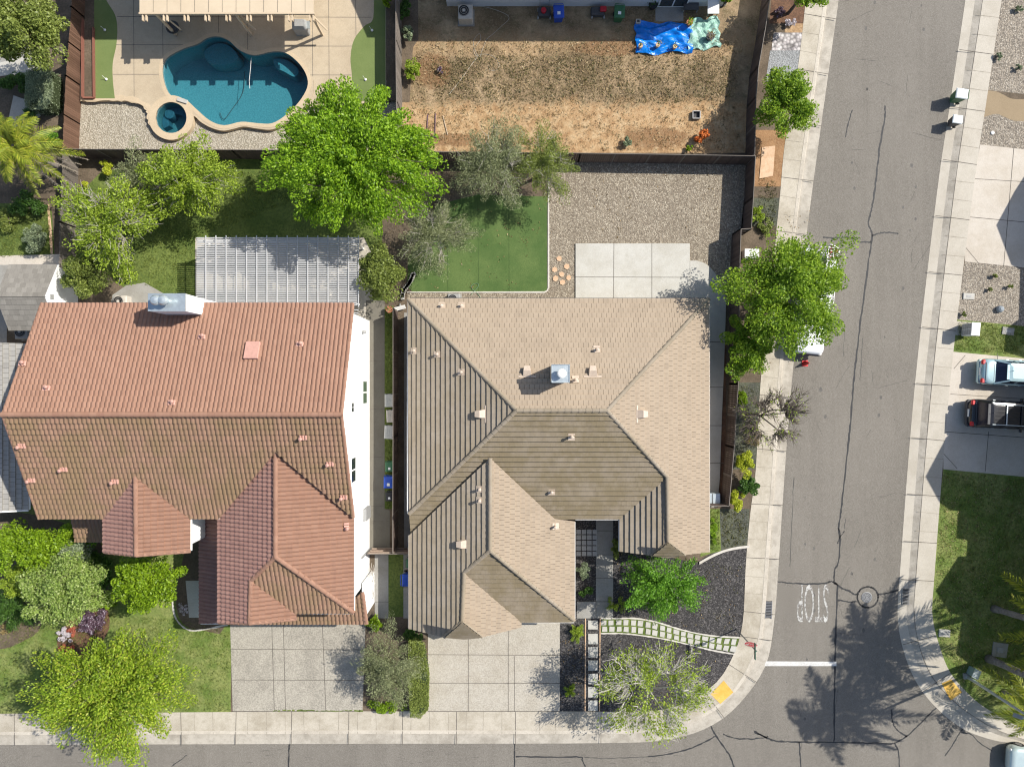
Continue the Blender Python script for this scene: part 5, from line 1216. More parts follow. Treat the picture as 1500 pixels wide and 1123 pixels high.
# ---------------------------------------------------------------- vehicles
def rrect(L_, w_, z, x0=0, r=.35, n=5, taper=0):
    """rounded plan outline, length along x"""
    pts = []
    for cx, cy, a0 in ((L_/2-r, w_/2-r, 0), (-L_/2+r, w_/2-r, 90), (-L_/2+r, -w_/2+r, 180), (L_/2-r, -w_/2+r, 270)):
        for i in range(n):
            a = R(a0+90*i/(n-1)); pts.append((x0+cx+r*math.cos(a), cy+r*math.sin(a), z))
    return pts
def car(label, loc, rz, paint, L_=4.6, w_=1.76, hood=.92, top=1.42, rear=-1.25, front=.9, roof0=-.55, roof1=.15, suv=False, roofm=None):
    """nose towards +x; rear/front: foot of the rear and front screens; roof0/roof1: ends of the roof"""
    t = thing('parked_car', label, 'car', loc, rz)
    mb = MB(); mb.loft([rrect(L_-.25, w_-.12, .22, 0, .35), rrect(L_-.06, w_-.02, .42, 0, .4), rrect(L_, w_, .58, 0, .42), rrect(L_-.06, w_-.02, .78, 0, .42), rrect(L_-.22, w_-.16, hood, 0, .42), rrect(L_-.7, w_-.5, hood+.04, 0, .4)]); body = mb.build('body', paint, t, smooth=True, local=True)
    hw = w_/2-.1; rw = w_/2-.3
    if suv: rw = w_/2-.2
    zb = hood+.0
    sec = [(rear, hw*.93, zb), (roof0, rw, top), (roof1, rw, top), (front, hw*.93, zb)]
    mb = MB(); lo = [(rear, -hw, zb), (front, -hw*.96, zb), (front, hw*.96, zb), (rear, hw, zb)]; hi = [(roof0-.03, -rw, top-.02), (roof1+.03, -rw, top-.02), (roof1+.03, rw, top-.02), (roof0-.03, rw, top-.02)]
    mb.loft([lo, hi]); gh = mb.build('windows', M['carglass'], t, local=True)
    mb = MB(); L2 = roof1-roof0; mb.loft([[(x+(roof0+roof1)/2, y, z) for x, y, z in rrect(L2+.1, 2*rw+.08, top-.03, 0, .12)], [(x+(roof0+roof1)/2, y, z) for x, y, z in rrect(L2+.04, 2*rw+.04, top+.01, 0, .12)], [(x+(roof0+roof1)/2, y, z) for x, y, z in rrect(L2-.3, 2*rw-.3, top+.05, 0, .12)]]); mb.build('roof', roofm or paint, t, smooth=False, local=True)
    for s in (-1, 1):
        for a, b in (((rear, s*hw, zb), (roof0, s*rw, top)), ((front, s*hw*.96, zb), (roof1, s*rw, top)), (((rear+front)/2, s*hw, zb), ((roof0+roof1)/2, s*rw, top))): mb = MB(); mb.bar(a, b, .09, .06); mb.build('pillar', paint, t, local=True)
    for s in (-1, 1):
        mb = MB(); mb.box((-L_/2+.10, s*(w_/2-.24), hood-.1), (.2, .3, .2)); mb.build('tail_light', M['red'], t, local=True, bevel=.04)
        mb = MB(); mb.box((L_/2-.16, s*(w_/2-.3), .72), (.24, .34, .14)); mb.build('headlight', M['trim'], t, local=True, bevel=.04)
        mb = MB(); mb.box((front-.35, s*(w_/2+.06), zb+.06), (.16, .2, .12)); mb.build('wing_mirror', paint, t, local=True, bevel=.03)
        for x in (-L_*.29, L_*.3):
            mb = MB(); mb.tube([(x, s*(w_/2-.2), .32), (x, s*(w_/2+.005), .32)], .32, 18); wh = mb.build('wheel', M['rubber'], t, local=True)
            mb = MB(); mb.tube([(x, s*(w_/2), .32), (x, s*(w_/2+.015), .32)], .19, 12); mb.build('rim', M['steel'], wh, local=True)
        for x in ((rear+front)/2-.35, (rear+front)/2+.5):
            mb = MB(); mb.box((x, s*(w_/2-.005), .8), (.16, .03, .03)); mb.build('door_handle', M['galv'], t, local=True)
    mb = MB(); mb.loft([rrect(.34, w_-.16, .38, -L_/2+.14, .14), rrect(.4, w_-.08, .5, -L_/2+.14, .16), rrect(.36, w_-.12, .62, -L_/2+.15, .14)]); mb.build('rear_bumper', paint if not suv else M['dgrey'], t, local=True)
    for x in (-L_/2+.22, rear-.03, front+.04):
        mb = MB(); mb.box((x, 0, hood+.035), (.025, w_-.5, .022)); mb.build('panel_seam', M['black'], t, local=True)
    mb = MB(); mb.box((roof0-.12, 0, top+.0), (.16, 2*rw-.15, .04)); mb.build('rear_spoiler', M['dgrey'] if suv else paint, t, local=True)
    mb = MB(); mb.tube([(roof0+.2, .1, top+.04), (roof0+.05, .1, top+.22)], .015, 5); mb.build('aerial', M['black'], t, local=True)
    mb = MB(); mb.box((-L_/2-.01, 0, .72), (.03, .5, .14)); mb.build('number_plate', M['sticker'], t, local=True)
    if suv:
        for s in (-1, 1): mb = MB(); mb.tube([(roof0+.05, s*(rw-.08), top+.1), (roof1-.05, s*(rw-.08), top+.1)], .03, 6); mb.build('roof_rail', M['galv'], t, local=True)
        for x in (roof0+.95, roof0+1.9): mb = MB(); mb.box((x, 0, top+.1), (.07, 2*rw-.1, .03)); mb.build('roof_bar', M['galv'] if x < roof0+1.5 else M['black'], t, local=True)
        mb = MB()
        for i in range(5): mb.box(((roof0+roof1)/2, (i-2)*.24, top+.055), ((roof1-roof0)*.8, .02, .02))
        mb.build('roof_rib', M['black'], t, local=True)
    return t
car('light blue sedan parked nose in on the right driveway', G(1475.5, 546.5, .01), R(-3), m_paint('pale_blue_paint', (.42, .58, .60), .25, .3), 4.65, 1.7, .95, 1.42, -1.55, 1.0, -.85, .25)
car('black sport utility vehicle with roof bars on the right driveway', G(1459.5, 606.5, .01), R(-3), m_paint('black_paint', (.012, .012, .014), .25), 4.7, 1.86, 1.05, 1.75, -2.0, 1.15, -1.6, .5, True)
car('pale teal car parked at the bottom right corner', G(1517, 1108, RZ+.0), R(176), m_paint('pale_teal_paint', (.50, .60, .60), .25, .2), 4.5, 1.74, .9, 1.42, -1.5, 1.0, -.8, .25)
car('silver car at the top edge parked along the left kerb', G(1252, -62, RZ), R(82.5), m_paint('silver_paint', (.55, .56, .57), .3, .3), 4.7, 1.8, .95, 1.5, -1.5, 1.05, -.8, .3)
# utility truck under the street tree
tr_ = thing('utility_truck', 'white utility truck with ladder rack parked under the street tree', 'truck', G(1182, 447, RZ), R(-96)); wp = m_paint('white_truck_paint', (.76, .77, .78), .35)
mb = MB(); mb.loft([rrect(2.0, 1.9, .45, 2.25, .25), rrect(2.05, 1.95, .8, 2.25, .3), rrect(2.0, 1.92, 1.12, 2.25, .3), rrect(1.8, 1.7, 1.22, 2.2, .3)]); mb.build('hood', wp, tr_, smooth=True, local=True)
mb = MB(); mb.loft([[(-.3, -.95, .45), (1.5, -.95, .45), (1.5, .95, .45), (-.3, .95, .45)], [(-.3, -.98, 1.2), (1.5, -.95, 1.2), (1.5, .95, 1.2), (-.3, .98, 1.2)]]); mb.build('cab', wp, tr_, local=True, bevel=.03)
mb = MB(); mb.loft([[(-.28, -.92, 1.2), (1.45, -.9, 1.2), (1.45, .9, 1.2), (-.28, .92, 1.2)], [(-.22, -.74, 1.88), (.85, -.74, 1.88), (.85, .74, 1.88), (-.22, .74, 1.88)]]); mb.build('windows', M['carglass'], tr_, local=True)
mb = MB(); mb.loft([rrect(1.25, 1.6, 1.87, .3, .15), rrect(1.2, 1.55, 1.93, .3, .15)]); mb.build('roof', wp, tr_, local=True)
mb = MB(); mb.box((3.27, 0, .6), (.16, 1.9, .3)); mb.build('front_bumper', M['dgrey'], tr_, local=True, bevel=.04)
mb = MB(); mb.box((-1.95, 0, .72), (3.3, 1.9, .12)); mb.build('bed', M['grey'], tr_, local=True)
for s in (-1, 1):
    mb = MB(); mb.box((-1.95, s*.82, 1.1), (3.3, .42, .75)); sb = mb.build('side_locker', wp, tr_, local=True, bevel=.03)
    for x in (-3.0, -1.95, -.9): mb = MB(); mb.box((x, s*1.035, 1.1), (.9, .02, .6)); mb.build('locker_door', wp, sb, local=True)
    mb = MB(); mb.box((1.25, s*1.15, 1.35), (.14, .32, .12), R(s*10)); mb.build('wing_mirror', M['black'], tr_, local=True)
    mb = MB(); mb.box((3.2, s*.72, .92), (.14, .36, .2)); mb.build('headlight', M['trim'], tr_, local=True)
    for x in (2.2, -2.1):
        mb = MB(); mb.tube([(x, s*.75, .38), (x, s*1.0, .38)], .38, 18); wh = mb.build('wheel', M['rubber'], tr_, local=True); mb = MB(); mb.tube([(x, s*.99, .38), (x, s*1.02, .38)], .2, 12); mb.build('rim', M['galv'], wh, local=True)
mb = MB()
for s in (-1, 1):
    mb.tube([(-3.5, s*.85, 2.05), (1.0, s*.85, 2.05)], .03, 6)
    for x in (-3.5, -1.9, -.4): mb.tube([(x, s*.85, 1.4), (x, s*.85, 2.05)], .03, 6)
for x in (-3.5, -3.1, -1.9, -.4, 1.0): mb.tube([(x, -.85, 2.05), (x, .85, 2.05)], .03, 6)
mb.build('ladder_rack', M['trim'], tr_, local=True)
mb = MB(); mb.box((-1.6, .5, 2.12), (3.6, .05, .08)); mb.box((-1.6, .14, 2.12), (3.6, .05, .08))
for i in range(11): mb.box((-3.3+i*.34, .32, 2.12), (.04, .36, .04))
tag(mb.build('ladder', M['trim'], None), 'white ladder lying on the rack of the utility truck', 'ladder')
ld_ = bpy.data.objects['ladder']
m4 = Matrix.Translation(tr_.location) @ Matrix.Rotation(R(-96), 4, 'Z'); ld_.matrix_world = m4 @ Matrix.Translation(ld_.location)
mb = MB(); mb.box((0, 0, .05), (.8, .7, .06)); 
for x, y, dx, dy in ((-.4, 0, .05, .7), (.4, 0, .05, .7), (0, -.35, .8, .05), (0, .35, .8, .05)): mb.box((x, y, .27), (dx, dy, .45))
bk = thing('tool_crate', 'tilted white crate of red tools on the truck rear', 'crate', m4 @ Vector((-3.25, .52, 1.48)), R(-120)); mb.build('crate', M['trim'], bk, local=True)
mb = MB(); rr = random.Random(3)
for i in range(14): mb.box((rr.uniform(-.3, .3), rr.uniform(-.25, .25), .2+rr.uniform(0, .15)), (.25, .1, .1), rr.uniform(0, 3), rr.uniform(-.4, .4))
mb.build('tools', m_plain('rust_red', (.33, .06, .035), .6), bk, local=True)
t = thing('traffic_cone', 'bright red traffic cone standing in front of the truck', 'traffic cone', G(1180, 532, RZ)); mb = MB(); mb.lathe((0, 0, 0), [(.17, .04), (.15, .1), (.04, .66), (.03, .7)], 16); mb.build('cone', M['red'], t, local=True)
mb = MB(); mb.box((0, 0, .02), (.4, .4, .04)); mb.build('base', M['red'], t, local=True)

# ---------------------------------------------------------------- dry yard clutter
def tarp(name, label, pts, m, zs, seed):
    rnd = random.Random(seed); rs = np.random.default_rng(seed); n = 34; bm = bmesh.new(); P = [W(*p) for p in pts]
    gx = [[None]*(n+1) for _ in range(n+1)]
    for i in range(n+1):
        for j in range(n+1):
            u, v = i/n, j/n; a = P[0].lerp(P[1], u); b2 = P[3].lerp(P[2], u); p = a.lerp(b2, v)
            fold = math.sin(u*9+v*14+2*math.sin(v*6))*.05+math.sin(u*23-v*11+seed)*.035+math.sin(v*31+u*5)*.02
            ed = .12*math.sin(u*7+seed)*(1-abs(2*v-1)) if j in (0, n) else 0
            gx[i][j] = bm.verts.new((p.x+.06*math.sin(v*17+seed), p.y+.10*math.sin(u*11+seed), .09+max(-.05, fold)*zs+rnd.uniform(0, .018)))
    for i in range(n):
        for j in range(n): bm.faces.new((gx[i][j], gx[i+1][j], gx[i+1][j+1], gx[i][j+1]))
    me = bpy.data.meshes.new(name); bm.to_mesh(me); bm.free(); me.materials.append(m)
    o = bpy.data.objects.new(name, me); COL.objects.link(o); c = (P[0]+P[2])/2; c.z = 0
    me.transform(Matrix.Translation(-c)); o.location = c; return tag(o, label, 'tarp')
tarp('tarp', 'crumpled bright blue tarp spread on the dry yard', [(929, 33), (1014, 36), (1015, 77), (932, 81)], M['bluetarp'], 1.5, 1)
tarp('tarp', 'crumpled pale teal sheet beside the blue tarp', [(1012, 30), (1052, 26), (1055, 70), (1006, 76)], M['tealtarp'], 1.2, 5)
def potted(label, px, py, r, pot, leaf, n=60, h=.35, name='potted_plant'):
    t = thing(name, label, 'potted plant', G(px, py, .06)); mb = MB(); mb.lathe((0, 0, 0), [(r*.7, 0), (r, h), (r*1.08, h), (r*1.08, h+.04), (r*.85, h+.03)], 14); mb.build('pot', pot, t, local=True)
    rs = np.random.default_rng(int(px)); C_ = rs.normal(0, 1, (n, 3))*np.array([r*.6, r*.6, .14])+np.array([0, 0, h+.2]); leaves_obj(C_+np.array(t.location), leaf, t, .12, .5, rs, name='foliage')
    return t
# ---------------------------------------------------------------- trees, shrubs and palms
LF = {}
LF['vivid'] = m_leaf('vivid_leaf', (.10, .22, .010), (.35, .54, .03), .45)
LF['street'] = m_leaf('street_leaf', (.095, .20, .012), (.35, .50, .04), .45)
LF['yellow'] = m_leaf('yellow_green_leaf', (.15, .25, .015), (.42, .56, .045), .45, third=(.54, .54, .08))
LF['olive'] = m_leaf('grey_olive_leaf', (.15, .175, .075), (.34, .37, .19), .38)
LF['moss'] = m_leaf('moss_leaf', (.12, .16, .028), (.31, .37, .085), .4)
LF['dark'] = m_leaf('dark_leaf', (.04, .065, .014), (.115, .15, .03), .3)
LF['deep'] = m_leaf('deep_green_leaf', (.035, .09, .015), (.11, .22, .035), .35)
LF['varieg'] = m_leaf('variegated_leaf', (.15, .24, .04), (.40, .52, .13), .38, third=(.60, .66, .30))
LF['lime'] = m_leaf('lime_leaf', (.12, .22, .008), (.30, .44, .022), .4)
LF['gold'] = m_leaf('golden_leaf', (.28, .34, .02), (.58, .62, .05), .35)
LF['apple'] = m_leaf('apple_leaf', (.15, .23, .016), (.42, .54, .06), .45)
LF['fern'] = m_leaf('fern_green_leaf', (.07, .19, .015), (.22, .44, .04), .45)
LF['sage'] = m_leaf('sage_leaf', (.13, .165, .09), (.30, .36, .21), .3)
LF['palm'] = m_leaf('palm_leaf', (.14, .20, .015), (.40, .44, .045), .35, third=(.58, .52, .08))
LF['palm_b'] = m_leaf('sun_tinted_palm_leaf', (.22, .27, .02), (.50, .52, .06), .5, third=(.70, .62, .12))  # palm leaf brightened and yellowed: sunlight put into the colour of shaded fronds
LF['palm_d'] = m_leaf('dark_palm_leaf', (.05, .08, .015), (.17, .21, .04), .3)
LF['dead'] = m_leaf('dead_palm_leaf', (.24, .20, .15), (.40, .35, .28), .1)
LF['purple'] = m_leaf('purple_leaf', (.06, .03, .045), (.17, .10, .14), .2, third=(.52, .47, .56))
LF['flower'] = m_leaf('white_flower', (.42, .36, .38), (.70, .66, .68), .2)
LF['redleaf'] = m_leaf('red_leaf', (.28, .06, .04), (.50, .17, .10), .3)
LF['dry'] = m_leaf('dry_leaf', (.17, .12, .05), (.32, .25, .11), .2)
def limb(mb, p, q, r0, r1, rs, bend=.12, n=5):
    p = np.array(p, float); q = np.array(q, float); L_ = np.linalg.norm(q-p); o = rs.normal(0, bend*L_, 3); o[2] = abs(o[2])*.6; pts = []
    for i in range(n+1):
        t = i/n; pts.append(Vector(p+(q-p)*t+o*math.sin(math.pi*t)*(1-t*.3)))
    mb.tube(pts, [r0+(r1-r0)*i/n for i in range(n+1)], 5, cap=False); return pts
def tree(label, px, py, rx, ry, zt, zb, ncl, nleaf, L_, leaf, bark='bark', cat='tree', name='broadleaf_tree', asp=.5, elong=1.6, cf=.20, tr=.14, twigs=0, seed=1, fmin=.35, up=.5, dirw=.35, out=.16, limbs=True, group=None, base=None, flat=1.0, dens=None, droop=0, twigr=.018):
    rs = np.random.default_rng(seed); zc = (zt+zb)/2; c = np.array(W(px, py, zc)); k = (1-zc/H)/S; ra = np.array([rx*k, ry*k, (zt-zb)/2])
    bp = np.array(W(*base, 0)) if base else np.array([c[0], c[1], 0.0])
    t = thing(name, label, cat, tuple(bp), group=group)
    ph_ = rs.uniform(0, 6.28, 4); d = rs.normal(0, 1, (ncl, 3)); d[:, 2] = np.abs(d[:, 2])*flat-.35*rs.uniform(0, 1, ncl); d /= np.linalg.norm(d, axis=1)[:, None]
    az = np.arctan2(d[:, 1], d[:, 0]); o = 1+out*(np.sin(2*az+ph_[0])*.5+np.sin(3*az+ph_[1])*.6+np.sin(5*az+ph_[2])*.5+np.sin(8*az+ph_[3])*.35)
    f = rs.uniform(fmin**2, 1, ncl)**.5*(1-cf*.8); P = c+d*ra*(f*o)[:, None]
    wt = rs.uniform(.5, 1.5, ncl); wt /= wt.sum(); cnt = np.maximum(1, (wt*nleaf).astype(int))
    Cs, Ds = [], []; R_ = ra.mean(); cr = cf*R_
    for i in range(ncl):
        g = rs.normal(0, 1, (cnt[i], 3)); ln = np.linalg.norm(g, axis=1)[:, None]; g = g/np.maximum(1, ln/1.7)
        rad = d[i]*np.array([1, 1, .45]); rad /= np.linalg.norm(rad); sz = cr*rs.uniform(.65, 1.25)
        gg = g*sz*.5+np.outer(g@rad, rad)*sz*.5*(elong-1)
        q = P[i]+gg*np.array([1, 1, .75]); q[:, 2] -= droop*np.maximum(0, g@rad)**2*sz; Cs.append(q); Ds.append(np.tile(rad, (cnt[i], 1)))
    C_ = np.concatenate(Cs); D_ = np.concatenate(Ds); C_[:, 2] = np.maximum(C_[:, 2], .06)
    leaves_obj(C_, LF[leaf] if isinstance(leaf, str) else leaf, t, L_, asp, rs, up, D_, dirw, name='crown')
    if limbs:
        mb = MB(); hz = max(.25, zb+(zt-zb)*.18); fork = np.array([bp[0]*.7+c[0]*.3, bp[1]*.7+c[1]*.3, hz])
        limb(mb, bp, fork, tr*1.25, tr*.85, rs, .03); mb.build('trunk', M[bark], t, smooth=True)
        mb = MB(); main = []
        for j in range(6):
            a = 6.28*j/6+rs.uniform(-.4, .4); e = c+np.array([math.cos(a), math.sin(a), .25])*ra*.42; main.append(e); limb(mb, fork, e, tr*.55, tr*.28, rs, .08)
        order = rs.permutation(ncl)[:min(ncl, 90)]
        for i in order:
            m_ = main[int(np.argmin([np.linalg.norm(P[i]-e) for e in main]))]; pts = limb(mb, m_, P[i], tr*.22, max(.006, tr*.06), rs, .08, 4)
            for _ in range(twigs):
                s0 = np.array(pts[rs.integers(1, 5)]); dv = d[i]*np.array([1, 1, .5])+rs.normal(0, .55, 3); dv /= np.linalg.norm(dv); limb(mb, s0, s0+dv*R_*rs.uniform(.14, .34), twigr, twigr*.35, rs, .06, 3)
        mb.build('branches', M[bark], t)
    return t
def shrub(label, px, py, rx, ry, h, nleaf, leaf, seed=1, L_=.11, name='garden_shrub', cat='shrub', ncl=None, group=None, **kw):
    kw.setdefault('cf', .3); kw.setdefault('elong', 1.2); kw.setdefault('out', .1); kw.setdefault('tr', .05)
    return tree(label, px, py, rx, ry, h, .05, ncl or max(8, int((rx*ry)**.5*1.1)), nleaf, L_, leaf, cat=cat, name=name, seed=seed, group=group, **kw)
def frond_geo(top, az, L_, e0, droop, rs, nst=38, lw=.55, width=.045):
    V, F = [], []; d = np.array([math.cos(az), math.sin(az), 0]); s_ = np.array([-d[1], d[0], 0]); pts = []
    for i in range(nst+1):
        s = i/nst; pts.append(np.array(top)+d*L_*(s*math.cos(e0)*(1-.12*s*droop))+np.array([0, 0, L_*(s*math.sin(e0)-droop*.62*s*s)]))
    for i in range(3, nst):
        tan = pts[i+1]-pts[i-1]; tan /= np.linalg.norm(tan); s = i/nst; ll = lw*(.35+.65*math.sin(math.pi*min(1, s*.92+.12)))*rs.uniform(.8, 1.15)
        for sd_ in (-1, 1):
            for rep in (0, 1):
                dv = s_*sd_*rs.uniform(.75, 1)+tan*rs.uniform(.45, .9)+np.array([0, 0, rs.uniform(-.55, .12)]); dv /= np.linalg.norm(dv)
                b = np.cross(dv, [0, 0, 1]); b /= np.linalg.norm(b)+1e-9; p = pts[i]+tan*rs.uniform(-.05, .05); n0 = len(V); w_ = width
                V += [p-b*w_*.35, p+dv*ll*.5+b*w_*.5+np.array([0, 0, .01]), p+dv*ll-np.array([0, 0, ll*.12]), p+dv*ll*.5-b*w_*.5]; F.append((n0, n0+1, n0+2, n0+3))
    for i in range(nst):    # rachis
        r = .035*(1-i/nst)+.008; a, b = pts[i], pts[i+1]; n0 = len(V)
        V += [a-s_*r, a+s_*r, b+s_*r, b-s_*r]; F.append((n0, n0+1, n0+2, n0+3)); n0 = len(V)
        V += [a-s_*r, a-np.array([0, 0, r*1.5]), b-np.array([0, 0, r*1.5]), b-s_*r]; F.append((n0, n0+1, n0+2, n0+3))
    return V, F
def palm(label, base, h, nf, L_, leaf='palm', seed=1, lean=(0, 0), tr=.2, dead=0, emin=-10, emax=65, lw=.55, group=None):
    rs = np.random.default_rng(seed); b = np.array(W(*base, 0)); top = b+np.array([lean[0], lean[1], h]); t = thing('palm_tree', label, 'palm tree', tuple(b), group=group)
    mb = MB(); n = 14; mb.tube([Vector(b+(top-b)*(i/n)) for i in range(n+1)], [tr*1.35 if i == 0 else tr*(1-.2*i/n)*(1.06 if i % 2 else .97) for i in range(n+1)], 12)
    mb.tube([Vector(top-[0, 0, .1]), Vector(top+[0, 0, .35])], [tr*1.1, tr*.5], 10); mb.build('trunk', M['palmbark'], t, smooth=True)
    for i in range(nf):
        az = 6.283*i*.381966+rs.uniform(-.2, .2); e = R(emin+(emax-emin)*((i+.5)/nf)); V, F = frond_geo(top+np.array([0, 0, .2]), az, L_*rs.uniform(.85, 1.1), e, rs.uniform(.7, 1.05), rs, lw=lw, width=.08 if h > 6 else .045)
        np_mesh('frond', V, F, LF[leaf], t)
    for i in range(dead):
        az = rs.uniform(-1.2, .5); V, F = frond_geo(top-np.array([0, 0, .15]), az, L_*rs.uniform(.8, 1.05), R(rs.uniform(-35, -10)), .9, rs, lw=lw*.35, width=.03); np_mesh('dead_frond', V, F, LF['dead'], t)
    return t
# --- large trees
tree('big vivid green maple overhanging the pool corner and the lattice pergola', 518, 237, 126, 114, 9.5, 3.0, 210, 72000, .155, 'vivid', elong=2.2, cf=.135, tr=.24, seed=11, dirw=.55, base=(545, 285), out=.13, droop=.25, fmin=.2)
tree('yellow green street tree at the lower left over the kerb', 165, 1010, 108, 92, 8.0, 1.8, 150, 52000, .14, 'yellow', elong=2.4, cf=.17, tr=.2, seed=12, dirw=.55, twigs=3, base=(200, 985), out=.2)
tree('green street tree spreading over the parked truck', 1154, 428, 98, 90, 6.6, 2.4, 120, 38000, .15, 'street', elong=1.5, cf=.21, tr=.17, seed=13, base=(1112, 455), out=.26)
tree('smaller green street tree beside the fence, left of the truck hood', 1097, 505, 38, 54, 4.6, 1.0, 50, 10000, .16, 'street', elong=1.5, cf=.23, tr=.1, seed=113, base=(1092, 512), out=.22)
tree('round dense green tree beside the upper street strip', 1152, 152, 48, 50, 4.6, .8, 60, 16000, .15, 'street', elong=1.3, cf=.27, tr=.11, seed=14, base=(1136, 165), out=.14)
tree('grey olive wispy tree left of the gravel yard fence', 722, 245, 66, 62, 5.4, 1.2, 80, 26000, .11, 'olive', bark='palebark', asp=.3, elong=2.2, cf=.2, tr=.12, twigs=2, seed=15, base=(720, 262), dirw=.5, out=.24)
tree('mossy green wispy tree right of the grey olive tree', 795, 240, 52, 56, 4.6, .9, 60, 17000, .105, 'moss', bark='palebark', asp=.32, elong=2.2, cf=.2, tr=.1, twigs=3, seed=16, base=(790, 258), dirw=.5, out=.24)
tree('pale wispy olive tree leaning over the artificial turf', 640, 345, 62, 50, 4.4, 1.0, 70, 18000, .105, 'olive', bark='palebark', asp=.3, elong=2.6, cf=.2, tr=.1, twigs=3, seed=17, base=(622, 360), dirw=.55, out=.3)
tree('bushy olive green tree beside the lattice pergola end', 558, 402, 33, 50, 4.2, .6, 50, 10000, .15, 'moss', elong=1.2, cf=.28, tr=.09, seed=18, out=.12)
tree('spring green tree in the red house back lawn near the grey fence', 166, 328, 72, 70, 6.0, 1.4, 90, 15000, .14, 'apple', bark='palebark', elong=2.2, cf=.18, tr=.13, twigs=5, seed=19, base=(180, 340), dirw=.5, out=.24)
tree('mid green tree behind the pool gravel fence', 280, 262, 68, 58, 5.6, 1.0, 90, 19000, .14, 'apple', bark='palebark', elong=2.0, cf=.2, tr=.12, twigs=2, seed=20, out=.22)
tree('grey green feathery shrub between the pool fence and the mid green tree', 208, 262, 40, 52, 4.0, .5, 46, 9000, .12, 'olive', elong=1.9, cf=.22, tr=.08, twigs=2, seed=21, cat='shrub', name='tall_shrub', asp=.35)
tree('dark green rounded tree beside the shed and red roof', 128, 402, 42, 38, 4.2, .5, 48, 12000, .13, 'moss', elong=1.2, cf=.27, tr=.09, seed=22, out=.14)
tree('large speckled olive green tree in the top left corner', 40, 45, 70, 62, 8.0, 2.0, 90, 24000, .17, 'moss', elong=1.4, cf=.22, tr=.2, seed=23, out=.18, base=(110, 90))
tree('bright fern green tree in the black mulch beside the tan house', 972, 852, 64, 50, 4.2, 1.0, 80, 14000, .15, 'fern', bark='palebark', elong=2.6, cf=.2, tr=.09, seed=24, dirw=.55, out=.24, base=(960, 872), asp=.42)
tree('sparse pale branched tree on the corner by the yellow pad', 955, 1010, 86, 80, 5.4, 2.0, 140, 9500, .13, 'apple', bark='whitebark', elong=1.8, cf=.16, tr=.10, twigs=13, seed=25, fmin=.42, flat=.7, dirw=.5, out=.14, base=(937, 985), twigr=.018)
tree('lime green tree in front of the red house bay', 218, 852, 60, 40, 4.6, 1.4, 60, 14000, .16, 'lime', elong=1.5, cf=.25, tr=.1, seed=26, out=.16)
tree('grey green willowy bush between the two driveways', 566, 972, 46, 62, 3.6, .4, 70, 19000, .11, 'olive', bark='bark', elong=2.4, cf=.21, tr=.07, twigs=2, seed=27, cat='shrub', name='tall_shrub', asp=.3, dirw=.55, base=(575, 975))
tree('nearly bare tree with purple brown twigs on the street strip', 1124, 612, 62, 48, 4.4, 1.0, 80, 600, .12, 'apple', elong=1.4, cf=.14, tr=.09, twigs=17, seed=28, fmin=.5, base=(1100, 606))
tree('leafy green tree top at the upper edge of the street strip', 1178, -12, 40, 26, 4.0, 1.0, 40, 8000, .15, 'street', cf=.26, elong=1.4, tr=.1, seed=29)
# --- left front garden
tree('pale variegated tree in the red house front garden', 98, 860, 66, 60, 4.6, .8, 90, 27000, .12, 'varieg', elong=1.2, cf=.26, tr=.1, seed=30, out=.16, asp=.6)
tree('leafy lime tree in the corner below the grey roof', 42, 798, 74, 42, 4.6, .8, 70, 16000, .15, 'lime', elong=1.5, cf=.24, tr=.1, seed=31, out=.18)
shrub('mid green mound left of the variegated tree', 34, 848, 40, 30, 2.2, 9000, 'apple', 133, .13)
shrub('deep green mound between the grey roof house and the variegated tree', 100, 790, 44, 22, 2.2, 8000, 'fern', 134, .13)
shrub('low lime shrub between the variegated tree and the lime green tree', 156, 880, 18, 16, 1.0, 3000, 'lime', 135, .12)
tree('sage green bush behind the variegated tree', 112, 805, 24, 22, 3.6, .8, 30, 6000, .12, 'sage', elong=1.2, cf=.3, tr=.07, seed=32, cat='shrub', name='tall_shrub')
shrub('dark feathery shrub at the left edge of the front lawn', 22, 890, 34, 36, 1.6, 8000, 'deep', 33, .16, elong=2.4, dirw=.6, asp=.2)
shrub('purple flowering shrub in the red house flower bed', 138, 908, 24, 22, .8, 4500, 'purple', 34, .1, elong=1.6)
shrub('white flowers edging the red house flower bed', 96, 930, 14, 16, .5, 1800, 'flower', 35, .08)
shrub('red leaved shrub in the red house flower bed', 98, 948, 14, 9, .6, 1600, 'redleaf', 36, .1)
shrub('rusty orange shrub between the flowers and variegated tree', 108, 924, 10, 9, .7, 900, 'redleaf', 37, .1)
shrub('green shrub under the eave beside the red house bay', 130, 835, 44, 40, 1.6, 9000, 'deep', 38, .14)
shrub('white flowering plants beside the porch of the red house', 268, 893, 9, 14, .35, 500, 'flower', 39, .07)
shrub('peach flowering low plants at the left lawn edge', 8, 922, 14, 9, .4, 800, 'dry', 40, .1)
